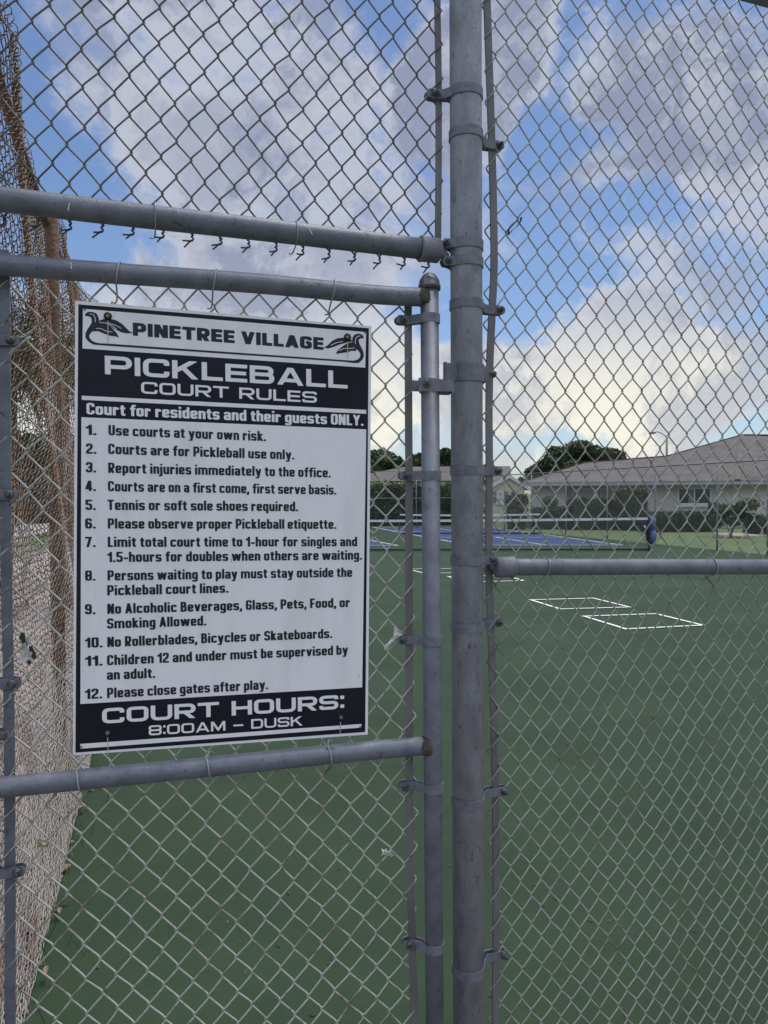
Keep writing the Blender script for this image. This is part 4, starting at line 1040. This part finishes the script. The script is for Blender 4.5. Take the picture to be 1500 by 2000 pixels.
def broadleaf(name, label, px0, px1, ytop, ybot, Y, mat, seed, n=5000, group=None, dome=True, leaf=.30):
    """tree whose crown spans the given picture width at distance Y"""
    rnd = random.Random(seed)
    a, b = atY(px0, ybot, Y), atY(px1, ybot, Y); zt = atY((px0 + px1) / 2, ytop, Y).z; zb = a.z
    cx = (a.x + b.x) / 2; w = (b.x - a.x) / 2; hh = zt - zb
    root = empty(name, (cx, Y, 0), label, 'tree', group)
    cl = []
    for i in range(26):
        t = rnd.uniform(-1, 1); top_ = math.sqrt(max(0, 1 - t * t * .9)) if dome else rnd.uniform(.6, 1)
        r = min(w, hh) * rnd.uniform(.24, .38)
        z = zb + hh * top_ * rnd.uniform(.25, 1.0) - r * .75
        cl.append((Vector((cx + t * (w - r * .7), Y + rnd.uniform(-.5, .5) * w * .8, max(z, zb + r * .2))), r))
    crown('crown', M[mat], root, cl, n, leaf, seed)
    limb_tree(root, (cx, Y, -.4), max(zb + .4, .8), .22, seed=seed)
    return root
def boxhedge(name, label, corners, z0, z1, mat, n, size, seed, cat='hedge', tip=None, rnd_edge=.08, group=None, taper=0.0):
    """clipped hedge: leaves over the faces of a box on the four ground corners, a dark body inside"""
    rnd = random.Random(seed); P = [Vector((c[0], c[1], 0)) for c in corners]
    root = empty(name, (P[0] + P[2]) * .5 + UP * z0, label, cat, group)
    cen = sum(P, Vector()) / 4
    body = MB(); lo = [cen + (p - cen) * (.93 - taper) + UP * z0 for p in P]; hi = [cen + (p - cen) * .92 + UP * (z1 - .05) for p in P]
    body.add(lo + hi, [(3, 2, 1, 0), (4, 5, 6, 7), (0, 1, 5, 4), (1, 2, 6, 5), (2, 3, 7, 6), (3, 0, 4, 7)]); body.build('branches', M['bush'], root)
    fs = [(0, 1), (1, 2), (2, 3), (3, 0)]; ar = [(P[b] - P[a]).length * (z1 - z0) for a, b in fs] + [(P[1] - P[0]).length * (P[2] - P[1]).length]
    T = sum(ar); mb = MB(); tp = MB()
    for i, A_ in enumerate(ar):
        k = int(n * A_ / T); pts = []; nr = []
        for _ in range(k):
            if i < 4:
                a, b = P[fs[i][0]], P[fs[i][1]]; t, q = rnd.random(), rnd.random()
                sc = 1 - taper * (1 - q); p = a.lerp(b, t); p = cen + (p - cen) * sc; e = (b - a).normalized(); nn = Vector((e.y, -e.x, 0))
                p = p + UP * (z0 + (z1 - z0) * q) + nn * rnd.gauss(0, rnd_edge * .6)
                if q > .96: p = p - nn * .05
            else:
                t, q = rnd.random(), rnd.random(); p = P[0].lerp(P[1], t).lerp(P[3].lerp(P[2], t), q) + UP * (z1 + rnd.gauss(0, rnd_edge * .6)); nn = UP
            pts.append(p); nr.append(nn)
        tgt = tp if (tip and i == 4) else mb
        leafquads(tgt, pts, nr, size, rnd, .55)
    if tip:
        pts = []; 
        for _ in range(n // 4):
            i = rnd.choice([0, 1, 2, 3]); a, b = P[fs[i][0]], P[fs[i][1]]; pts.append(a.lerp(b, rnd.random()) + UP * (z1 - abs(rnd.gauss(0, .28))))
        leafquads(tp, pts, [UP] * len(pts), size, rnd, .5)
        tp.build('new_growth', M[tip], root)
    mb.build('foliage', M[mat], root); return root
def bush(name, label, c, rx, ry, rz, mat, n, size, seed, stem=0.0, group=None, cat='bush'):
    rnd = random.Random(seed); root = empty(name, (c.x, c.y, -.4), label, cat, group); mb = MB(); pts = []; nr = []
    for _ in range(n):
        v = Vector((rnd.gauss(0, 1), rnd.gauss(0, 1), rnd.gauss(0, 1))).normalized(); q = rnd.uniform(.8, 1.05)
        pts.append(c + Vector((v.x * rx * q, v.y * ry * q, v.z * rz * q))); nr.append(v)
    leafquads(mb, pts, nr, size, rnd); mb.build('foliage', M[mat], root)
    mb = MB(); prof = [(-rz * .93, .05), (-rz * .6, rx * .7), (0, rx * .88), (rz * .6, rx * .7), (rz * .93, .05)]
    mb.lathe(c, UP, prof, 14); mb.build('branches', M['bush'], root, True)
    if c.z - rz > -.35: mb = MB(); mb.tube([Vector((c.x, c.y, -.45)), c - UP * rz * .8], .05, 7); mb.build('stem', M['bark'], root, True)
    return root

# ------------------------------------------------------------------ house to the right
FLOOR = -.45
def facepoly(mb, pts): mb.add(pts, [tuple(range(len(pts)))])
def thick(name, faces, mat, parent, t):
    mb = MB()
    for f in faces:
        n = (f[1] - f[0]).cross(f[2] - f[0]).normalized()
        if n.z < 0: n = -n
        k = len(f); mb.add(list(f) + [p - n * t for p in f], [tuple(range(k)), tuple(range(2 * k - 1, k - 1, -1))] + [(i, (i + 1) % k, (i + 1) % k + k, i + k) for i in range(k)])
    return mb.build(name, mat, parent)
house = empty('house', atY(1250, 965, 36).xy.to_3d() + Vector((0, 0, FLOOR)), 'long low house with pale pinkish walls and grey shingle hip roof, right of the court', 'house')
eA = atY(1015, 941.5, 35.5); eB = atY(1441, 940, 33.2); eC = atY(1720, 942, 38.5)
eA.z = eB.z = eC.z = (eA.z + eB.z) / 2
ezz = eA.z
fd = (eB - eA).normalized(); fn = Vector((fd.y, -fd.x, 0))     # along the facade, and towards us
sd2 = (eC - eB).normalized(); sn = Vector((sd2.y, -sd2.x, 0))
bA = eA - fn * 9.5; M0 = eA.lerp(eB, .60)
r1p, r2p, r3p = atY(1142, 903, 39.5), atY(1220, 896, 40.3), atY(1300, 891.5, 40.6)
pk = atY(1449, 849.5, 40.5); pk2 = atY(1760, 853, 44.5)
bB = M0 - fn * 14; bC = eC - fn * 12
roof = thick('roof', [(eA, M0, r3p, r1p), (M0, eB, pk, r3p), (eB, eC, pk2, pk), (eA, r1p, bA), (bA, r1p, r3p, bB), (bB, r3p, pk, pk2, bC)], M['roof'], house, .10)
mb = MB()
mb.ribbon([pk - (pk - eB).normalized() * .1 + UP * .03, eB + UP * .05], fd, .13, UP, .025); ridge = mb
for a, b in ((r1p, r3p), (pk, pk2), (r3p, pk), (eA + UP * .04, r1p)): ridge.ribbon([a + UP * .02, b + UP * .02], fn, .11, UP, .02)
sub(ridge, 'ridge_cap', M['roof'], roof, house)
mb = MB(); mb.ribbon([eA - UP * .10, eB - UP * .10], fn, .02, UP, .07); mb.ribbon([eB - UP * .10, eC - UP * .10], sn, .02, UP, .07); sub(mb, 'fascia', M['fascia'], roof, house)
# walls set back under the eaves
wA, wB, wC = eA - fn * .6 + fd * .5, eB - fn * .6 - fd * .15, eC - sn * .6
for p in (wA, wB, wC): p.z = FLOOR
hw = ezz - .12 - FLOOR
def wallbox(a, b, z0, z1, n, t=.2, mat='wallpink', name='wall', par=house, rt_=None):
    mb = MB(); q = [a, b, b - n * t, a - n * t]
    mb.add([Vector((p.x, p.y, z0)) for p in q] + [Vector((p.x, p.y, z1)) for p in q], [(3, 2, 1, 0), (4, 5, 6, 7), (0, 1, 5, 4), (1, 2, 6, 5), (2, 3, 7, 6), (3, 0, 4, 7)])
    return mb
def on_facade(px):
    d = ray(px, 965); t = ((wA - CP).x * fn.x + (wA - CP).y * fn.y) / (d.x * fn.x + d.y * fn.y); p = CP + d * t; p.z = FLOOR; return p
zw = ezz - .14
def fz(px, py): return atY(px, py, on_facade(px).y).z
# facade: solid wall, recessed porch between 1104 and 1212, window bays
wm = MB()
def addw(mb2): wm.add(mb2.v, mb2.f)
pL, pR = on_facade(1104), on_facade(1212)
w1a, w1b = on_facade(1324), on_facade(1389)
zs, zt_ = fz(1356, 985), fz(1356, 953)
addw(wallbox(wA, pL, FLOOR, zw, fn)); addw(wallbox(pR, w1a, FLOOR, zw, fn)); addw(wallbox(w1b, wB, FLOOR, zw, fn))
addw(wallbox(w1a, w1b, FLOOR, zs, fn)); addw(wallbox(w1a, w1b, zt_, zw, fn))
addw(wallbox(pL - fn * .42, pR - fn * .42, FLOOR, zw, fn)); addw(wallbox(pL - fn * .2, pL - fn * .42, FLOOR, zw, fd, .15)); addw(wallbox(pR - fn * .2 - fd * .0, pR - fn * .42, FLOOR, zw, -fd, .15))
addw(wallbox(wB - fn * .2, wB + sd2 * .02 - fn * .21, FLOOR, zw, fn)); addw(wallbox(wB + sd2 * .05, wC, FLOOR, zw, sn)); addw(wallbox(wA - fn * 8, wA - fn * .2, FLOOR, zw, -fd, .2))
wm.build('wall', M['wallpink'], house)
def window(par, a, b, z0, z1, n, panes=2, sill=True, blind=True, fw_=.055, name='window'):
    d = (b - a).normalized(); ln = (b - a).length
    a0 = Vector((a.x, a.y, 0)); mb = MB(); c = lambda s, z, o: a0 + d * s + n * o + UP * z
    mb.ribbon([c(0, z0 + fw_ / 2, .01), c(ln, z0 + fw_ / 2, .01)], UP, fw_ / 2, n, .03); mb.ribbon([c(0, z1 - fw_ / 2, .01), c(ln, z1 - fw_ / 2, .01)], UP, fw_ / 2, n, .03)
    for i in range(panes + 1):
        s = fw_ / 2 + (ln - fw_) * i / panes; mb.ribbon([c(s, z0 + fw_, .01), c(s, z1 - fw_, .01)], d, fw_ / 2, n, .028)
    f = mb.build(name, M['trim'], par)
    mb = MB(); mb.ribbon([c(fw_, (z0 + z1) / 2, -.03), c(ln - fw_, (z0 + z1) / 2, -.03)], UP, (z1 - z0) / 2 - fw_, n, .008); sub(mb, 'pane', M['glass'], f, par)
    if blind: mb = MB(); mb.ribbon([c(ln * .33, (z0 + z1) / 2, -.018), c(ln * .5 - fw_ * .5, (z0 + z1) / 2, -.018)], UP, (z1 - z0) / 2 - fw_, n, .003); sub(mb, 'blind', M['blind'], f, par)
    if sill: mb = MB(); mb.ribbon([c(-.08, z0 - .06, .03), c(ln + .08, z0 - .06, .03)], UP, .055, n, .07); sub(mb, 'sill', M['trim'], f, par)
    return f
window(house, w1a, w1b, zs, zt_, fn)
pw = pL - fn * .42
def back(px):
    p = on_facade(px); d = ray(px, 965); q = pw; t = ((q - CP).x * fn.x + (q - CP).y * fn.y) / (d.x * fn.x + d.y * fn.y); v = CP + d * t; v.z = FLOOR; return v
for x0, x1 in ((1117, 1134), (1137, 1155), (1172, 1196)): window(house, back(x0) + fn * .02, back(x1) + fn * .02, fz(1150, 984), fz(1150, 954), fn, panes=1, sill=True, blind=False, fw_=.07)
for px in (1163, 1201): 
    mb = MB(); p = on_facade(px); mb.box(p + UP * (hw / 2) - fn * .1, fd, fn, UP, .11, .11, hw / 2 - .01); mb.build('porch_post', M['trim'], house)

# yellow gabled house with its long grey roof, further off
yh = empty('house', atY(940, 965, 50).xy.to_3d() + Vector((0, 0, -.3)), 'pale yellow house with a front gable beyond the far end of the court', 'house')
Yg = 47.0
gl_, gp, gr_ = atY(957, 953, Yg), atY(995, 930, Yg), atY(1025, 950, Yg)
gl_.z = gr_.z = (gl_.z + gr_.z) / 2
back_ = Vector((0, 9, 0))
thick('roof', [(gl_ + Vector((-.3, 0, -.1)), gp, gp + back_, gl_ + back_ + Vector((-.3, 0, -.1))), (gp, gr_ + Vector((.3, 0, -.1)), gr_ + back_ + Vector((.3, 0, -.1)), gp + back_)], M['roof'], yh, .12)
mb = MB(); mb.ribbon([gl_ + Vector((-.35, -.05, -.16)), gp + Vector((0, -.05, -.02))], UP, .11, Vector((0, 1, 0)), .03); mb.ribbon([gp + Vector((0, -.05, -.02)), gr_ + Vector((.35, -.05, -.16))], UP, .11, Vector((0, 1, 0)), .03); mb.build('fascia', M['trim'], yh)
mb = MB(); z0 = -.3
pts = [Vector((gl_.x, Yg + .1, z0)), Vector((gr_.x, Yg + .1, z0)), Vector((gr_.x, Yg + .1, gr_.z - .1)), Vector((gp.x, Yg + .1, gp.z - .12)), Vector((gl_.x, Yg + .1, gl_.z - .1))]
mb.add(pts + [p + Vector((0, .2, 0)) for p in pts], [(0, 1, 2, 3, 4), (9, 8, 7, 6, 5)] + [(i, (i + 1) % 5, (i + 1) % 5 + 5, i + 5) for i in range(5)])
# long wing to the left
lw, rw_ = atY(640, 938, 50.5), atY(965, 938, 50.5); lw.z = rw_.z
pts = [Vector((lw.x, 50.9, z0)), Vector((rw_.x + .6, 50.9, z0)), Vector((rw_.x + .6, 50.9, lw.z - .05)), Vector((lw.x, 50.9, lw.z - .05))]
mb.add(pts + [p + Vector((0, .2, 0)) for p in pts], [(0, 1, 2, 3), (7, 6, 5, 4)] + [(i, (i + 1) % 4, (i + 1) % 4 + 4, i + 4) for i in range(4)])
mb.build('wall', M['wallyellow'], yh)
ra, rb2 = atY(792, 911.5, 55), atY(965, 911.5, 55); rb2.z = ra.z; la2 = lw + Vector((0, 0, 0)); rr_ = rw_ + Vector((1.2, 0, 0))
thick('roof', [(lw, rr_, rb2 + Vector((1.2, 0, 0)), ra), (lw, ra, lw + Vector((0, 9, 0)))], M['roof'], yh, .12)
yn = Vector((0, -1, 0))
def yp(px): 
    d = ray(px, 965); p = CP + d * ((Yg + .08) / d.y); p.z = 0; return p
def yz(py): return atY(980, py, Yg).z
window(yh, yp(970), yp(984), yz(982), yz(960), yn, panes=1, blind=False, fw_=.10)
mb = MB(); a, b = yp(970), yp(984); mb.ribbon([a + UP * (yz(971)), b + UP * yz(971)], UP, .04, yn, .02); mb.build('window_bar', M['trim'], yh)
for x0, x1 in ((962.5, 969), (985, 991.5), (999, 1004)):
    mb = MB(); a, b = yp(x0), yp(x1); mb.ribbon([a + UP * yz(971) + yn * .02, b + UP * yz(971) + yn * .02], UP, (yz(960) - yz(982)) / 2, yn, .02); mb.build('shutter', M['shutter'], yh)
window(yh, yp(1005), yp(1019), yz(976), yz(961), yn, panes=1, blind=False, sill=False, fw_=.12)
window(yh, Vector((atY(806, 965, 50.8).x, 50.85, 0)), Vector((atY(822, 965, 50.8).x, 50.85, 0)), .9, 1.9, yn, panes=2, blind=False, fw_=.08)

# ------------------------------------------------------------------ trees, hedges, bushes
broadleaf('broadleaf_tree', 'wide dark green tree rising behind the grey roof of the pinkish house', 1034, 1243, 861, 935, 56, 'leafdark', 21, n=30000, leaf=.15)
broadleaf('broadleaf_tree', 'dark tree with a ragged crown behind the grey roof, right beside the sign', 700, 792, 876, 925, 66, 'leafmid', 22, n=15000, leaf=.18)
broadleaf('broadleaf_tree', 'small dark tree seen between the tension bar and the gate stile', 788, 832, 880, 925, 64, 'leafdark', 23, n=8000, leaf=.17)
broadleaf('broadleaf_tree', 'dark rounded tree seen between the gate stile and the thick post', 838, 905, 876, 926, 62, 'leafdark', 24, n=13000, leaf=.17)
broadleaf('broadleaf_tree', 'sparse tree just right of the thick post, above the yellow house', 930, 984, 903, 940, 70, 'leafdark', 25, n=4000, leaf=.19)
broadleaf('broadleaf_tree', 'tiny distant tree between the yellow gable and the grey roof', 1008, 1030, 932, 950, 90, 'leafdark', 26, n=1600, leaf=.22)
h0, h1 = atY(560, 965, 37), atY(908, 965, 38.2)
hz1 = atY(760, 948, 37).z
boxhedge('tall_hedge', 'tall dense green hedge with yellow green tips behind the far end fence', [(h0.x, h0.y), (h1.x, h1.y), (h1.x - .3, h1.y + 1.5), (h0.x - .3, h0.y + 1.5)], -.1, hz1, 'hedge', 16000, .085, 31, tip='hedgetip', rnd_edge=.14)
def rect(px0, px1, Y, dep):
    a, b = atY(px0, 965, Y), atY(px1, 965, Y); return [(a.x, Y), (b.x, Y), (b.x, Y + dep), (a.x, Y + dep)]
def zY(py, Y): return atY(1200, py, Y).z
boxhedge('clipped_bush', 'dark clipped bush with a flat top in front of the yellow house', rect(994, 1031, 33.0, .9), -.30, zY(968, 33), 'bush', 2600, .05, 32, 'bush', taper=.28)
boxhedge('low_hedge', 'low dark hedge at the left end of the pinkish house', rect(1044, 1106, 33.2, .8), -.45, zY(993, 33.2), 'bush', 2600, .05, 33)
bush('topiary_bush', 'round topiary ball standing above the low hedge', atY(1074, 982, 33.8), .36, .36, .30, 'leafmid', 900, .05, 34)
boxhedge('clipped_hedge', 'broad dark hedge below the porch windows', rect(1117, 1203, 32.4, 1.0), -.45, zY(976, 32.4), 'bush', 4200, .05, 35)
boxhedge('tall_bush', 'tall boxy green bush right of the porch', rect(1214, 1265, 31.8, 1.0), -.45, zY(957, 31.8), 'hedge', 3600, .05, 36, 'bush')
boxhedge('low_hedge', 'long low dark hedge under the wide white window', rect(1262, 1396, 30.2, .9), -.45, zY(1004, 30.2), 'bush', 5200, .05, 37)
boxhedge('low_hedge', 'dark hedge at the right edge behind the umbrella shaped shrub', rect(1474, 1580, 28.5, .9), -.45, zY(1014, 28.5), 'bush', 3600, .05, 38)
# umbrella shaped shrub on thin stems
us = atY(1434, 1000, 26.5); ur = empty('shrub', (us.x, us.y, -.2), 'umbrella shaped leafy shrub on thin bent stems by the right corner of the house', 'shrub')
rnd = random.Random(41); cl = [(us + Vector((rnd.uniform(-.62, .62), rnd.uniform(-.5, .5), rnd.uniform(-.28, .36) - .25 * abs(rnd.uniform(-.6, .6)))), rnd.uniform(.17, .30)) for _ in range(20)]
crown('crown', M['leafmid'], ur, cl, 2600, .075, 42)
mb = MB()
for dx, bx in ((-.3, .06), (.05, .0), (.32, -.05), (-.05, .12)): mb.tube(smooth_path([Vector((us.x - .1 + bx, us.y, -.25)), Vector((us.x - .12 + dx * .35, us.y, .35)), us + Vector((dx, 0, 0))], 4), .022, 6)
mb.build('stem', M['bark'], ur, True)
# patch of sand by the shrub
sp_ = atY(1455, 1032, 28); mb = MB(); mb.add([(sp_.x - .8, 27.4, .006 - .02), (sp_.x + .6, 27.4, -.014), (sp_.x + .5, 29.4, -.014), (sp_.x - .7, 29.4, -.014)], [(0, 1, 2, 3)]); struct(mb.build('sand_path', M['concrete']))

# ------------------------------------------------------------------ street lamp
lp_ = atY(1302, 965, 52); lamp = empty('street_lamp', (lp_.x, lp_.y, -.3), 'grey street lamp with a curved arm rising behind the grey roof', 'street lamp')
zt2 = atY(1302, 850, 52).z; mb = MB(); mb.tube([Vector((lp_.x, 52, -.3)), Vector((lp_.x, 52, zt2))], [.10, .075], 10); mb.build('pole', M['lamp'], lamp, True)
hd = atY(1277, 845, 52); mb = MB(); mb.tube(smooth_path([Vector((lp_.x, 52, zt2 - .15)), atY(1293, 847, 52), atY(1284, 843.5, 52), hd], 5), .03, 8); mb.build('arm', M['lamp'], lamp, True)
mb = MB(); mb.lathe(hd + Vector((.15, 0, .0)), Vector((-1, 0, -.05)), [(0, .03), (.1, .08), (.35, .09), (.5, .06), (.52, 0)], 12); mb.build('lamp_head', M['lamp'], lamp, True)

# ------------------------------------------------------------------ left side: palm, hedge, trees beyond the side fence
def palm(base, h, n, L, seed, label, lean=(0, 0)):
    rnd = random.Random(seed); root = empty('palm_tree', base, label, 'palm tree'); t = Vector(base) + Vector((lean[0], lean[1], h))
    mb = MB(); mb.tube(smooth_path([Vector(base), Vector(base).lerp(t, .5) + Vector((lean[0] * .2, 0, 0)), t], 6), [.10 - .03 * i / 12 for i in range(13)], 12); mb.build('trunk', M['bark'], root, True)
    fr = MB(); skirt = MB()
    for i in range(n):
        dead = i % 3 == 0; el = R(rnd.uniform(-75, -35)) if dead else R(rnd.uniform(-10, 65)); an = rnd.uniform(0, 6.28); ln = L * rnd.uniform(.7, 1.05) * (.8 if dead else 1)
        d = Vector((math.cos(an) * math.cos(el), math.sin(an) * math.cos(el), math.sin(el))); tgt = skirt if dead else fr
        sp = [t + d * (ln * q) - UP * (ln * .38 * q * q) for q in (0, .25, .5, .75, 1)]; sp = smooth_path(sp, 4)
        tgt.tube(sp, [.014 * (1 - .8 * k / len(sp)) for k in range(len(sp))], 4)
        side = d.cross(UP).normalized()
        for k in range(4, len(sp)):
            ll = ln * .38 * math.sin(math.pi * min(.95, k / len(sp) + .12))
            for sg_ in (-1, 1):
                tip = sp[k] + side * (sg_ * ll * .7) + d * (ll * .6) - UP * (ll * rnd.uniform(.15, .5)); w = UP.cross((tip - sp[k]).normalized()).normalized() * .016
                tgt.add([sp[k] - w, sp[k] + w, tip], [(0, 1, 2)])
    fr.build('fronds', M['leafmid'], root); skirt.build('dead_fronds', M['palm'], root); return root
pb = atY(127, 965, 10.5); palm((pb.x, pb.y, 0), 3.75, 54, 1.35, 51, 'palm with brown hanging fronds beyond the rusty side fence, its tip beside the sign')
pb2 = atY(8, 965, 13.0); palm((pb2.x, pb2.y, 0), 4.3, 54, 1.7, 52, 'second palm with a brown skirt, left of the one nearest the sign', (.2, 0))
broadleaf('broadleaf_tree', 'leafy green tree behind the palms at the left edge', -90, 70, 590, 770, 24, 'leafmid', 53, n=6000, leaf=.10)
sa, sb = atY(-140, 965, 40), atY(210, 965, 47)
boxhedge('side_hedge', 'tall dark hedge seen through the rusty side fence at the left edge', [(sa.x, sa.y), (sb.x, sb.y), (sb.x - .8, sb.y + 2.5), (sa.x - .8, sa.y + 2.5)], -.02, 5.0, 'hedge', 9000, .22, 54, rnd_edge=.35)

# ------------------------------------------------------------------ litter along the foot of the side fence
def scatter(name, mat, n, a0, a1, w0, w1, size, seed, upright=False, kind='stuff'):
    rnd = random.Random(seed); mb = MB()
    for _ in range(n):
        a = a0 + (a1 - a0) * rnd.random(); w = rnd.uniform(w0, w1) if w1 > w0 else w0
        w = w0 + (w1 - w0) * abs(rnd.gauss(0, .45)); p = LP + LD * a - LN * w; s_ = size * rnd.uniform(.5, 1.3)
        if upright:
            tip = p + Vector((rnd.uniform(-1, 1) * s_ * .6, rnd.uniform(-1, 1) * s_ * .6, s_)); d = Vector((rnd.uniform(-1, 1), rnd.uniform(-1, 1), 0)).normalized() * .0022
            m_ = p.lerp(tip, .55) + UP * s_ * .12; mb.add([p - d, p + d, m_ + d * .7, tip, m_ - d * .7], [(0, 1, 2, 3, 4)])
        else:
            an = rnd.uniform(0, 6.28); u = Vector((math.cos(an), math.sin(an), rnd.uniform(-.35, .35))); v = Vector((-math.sin(an), math.cos(an), rnd.uniform(-.4, .4))); c = p + UP * (.012 + rnd.random() * .03)
            mb.add([c - u * s_, c - u * s_ * .3 + v * s_ * .34 + UP * s_ * .2, c + u * s_ * .45 + v * s_ * .28 + UP * s_ * .15, c + u * s_ * 1.1, c + u * s_ * .4 - v * s_ * .3 + UP * s_ * .1, c - u * s_ * .4 - v * s_ * .33 + UP * s_ * .22], [(0, 1, 2, 3), (0, 3, 4, 5)])
    o = mb.build(name, M[mat]); o['kind'] = kind; return o
tag(scatter('dead_leaves', 'deadleaf', 520, .2, 5.0, -.06, .065, .026, 61), 'brown dead leaves gathered along the foot of the side fence', 'leaves')
tag(scatter('weeds', 'blade', 900, .2, 5.5, -.12, .08, .10, 62, True), 'thin grass growing along the foot of the side fence', 'grass')

def debris():
    rnd = random.Random(77); mb = MB()
    for _ in range(170):
        p = gnd(rnd.uniform(170, 1500), rnd.choice([rnd.uniform(1250, 1990), rnd.uniform(1480, 1990)])); s_ = rnd.choice([.004, .006, .008, .013]) * rnd.uniform(.7, 1.2); an = rnd.uniform(0, 6.28)
        u = Vector((math.cos(an), math.sin(an), 0)) * s_; v = Vector((-math.sin(an), math.cos(an), 0)) * s_ * .45
        mb.add([p - u + UP * .002, p - v + UP * .003, p + u + UP * .004, p + v + UP * .003, p + UP * (s_ * .8)], [(0, 1, 4), (1, 2, 4), (2, 3, 4), (3, 0, 4)])
    o = mb.build('court_debris', M['bark']); o['kind'] = 'stuff'; tag(o, 'tiny dark bits of leaf litter strewn on the green court', 'litter')
debris()

# ------------------------------------------------------------------ scraps caught on the wire
def rag(name, label, pts, plane, off, mat, cat, spots=(), seed=1):
    """crumpled scrap: outline in picture pixels on the fence plane, creased in depth"""
    rnd = random.Random(seed); mb = MB(); cx = sum(p[0] for p in pts) / len(pts); cy = sum(p[1] for p in pts) / len(pts)
    c = plane(cx, cy, off - .006); n_ = GN; vs = [c]; k = len(pts)
    mid = [plane((x + cx) / 2, (y + cy) / 2, off - rnd.uniform(-.004, .012)) for x, y in pts]; out = [plane(x, y, off - rnd.uniform(-.008, .010)) for x, y in pts]
    vs += mid + out; vs2 = [v + n_ * .0012 for v in vs]; o = len(vs); fs = []
    for i in range(k):
        j = (i + 1) % k; fs += [(0, 1 + i, 1 + j), (1 + i, 1 + k + i, 1 + k + j, 1 + j)]
    fs2 = [tuple(reversed([q + o for q in f])) for f in fs]; rim = [(1 + k + i, 1 + k + i + o, 1 + k + (i + 1) % k + o, 1 + k + (i + 1) % k) for i in range(k)]
    mb.add(vs + vs2, fs + fs2 + rim); root = tag(mb.build(name, M[mat], None, False, origin=c), label, cat)
    for sp in spots:
        mb = MB(); a = [plane(x, y, off - .0165) for x, y in sp]; b = [v + n_ * .001 for v in a]; q = len(a)
        mb.add(a + b, [tuple(range(q)), tuple(range(2 * q - 1, q - 1, -1))] + [(i, (i + 1) % q, (i + 1) % q + q, i + q) for i in range(q)]); mb.build('printed_patch', M['scrapdark'], root)
    return root
rag('plastic_scrap', 'white plastic scrap with black blotches caught on the mesh at the far left', [(39, 1240), (47, 1233), (51, 1248), (55, 1260), (66, 1272), (72, 1284), (64, 1294), (58, 1299), (48, 1295), (38, 1288), (42, 1268)], gpl, GO - .004, 'scrap', 'scrap',
    (((37, 1243), (44, 1234), (49, 1240), (50, 1254), (44, 1258), (40, 1250)), ((56, 1262), (63, 1262), (69, 1276), (72, 1285), (66, 1289), (61, 1283), (63, 1275), (57, 1272)), ((52, 1291), (58, 1289), (62, 1295), (55, 1299))), 71)
rag('cloth_scrap', 'torn white cloth scrap knotted on the gate tension bar', [(770, 1224), (776, 1226), (779, 1234), (786, 1240), (781, 1246), (777, 1245), (770, 1255), (762, 1262), (757, 1270), (751, 1269), (750, 1262), (759, 1256), (765, 1246), (773, 1241), (769, 1232)], gpl, GO - .008, 'scrap', 'scrap', (), 72)
rag('string_knot', 'small frayed white knot on the gate mesh below the mid rail', [(745, 1657), (750, 1663), (754, 1657), (757, 1664), (764, 1659), (762, 1666), (770, 1670), (764, 1674), (760, 1671), (752, 1669), (744, 1672), (748, 1666)], gpl, GO - .006, 'scrap', 'scrap', (), 73)
rag('paper_scrap', 'yellowed scrap of paper stuck on the mesh at the lower left', [(71, 1641), (78, 1638), (84, 1642), (90, 1640), (94, 1647), (90, 1655), (82, 1652), (78, 1656), (72, 1651)], gpl, GO - .004, 'scrapyellow', 'scrap', (), 74)
# dark strap looped on the mesh to the right of the post
mb = MB(); lp2 = [(993, 458), (994, 447), (1002, 436), (1014, 427), (1018, 425), (1016, 433), (1010, 442), (1000, 450), (993, 459)]
mb.ribbon(smooth_path([lpl(x, y, MOFF - .006 - .004 * math.sin(i)) for i, (x, y) in enumerate(lp2)], 4), NB, .0035, A, .0009)
tag(mb.build('strap_loop', M['scrapdark'], None, False, origin=lpl(1005, 442, MOFF)), 'short dark strap looped through the mesh right of the thick post', 'strap')
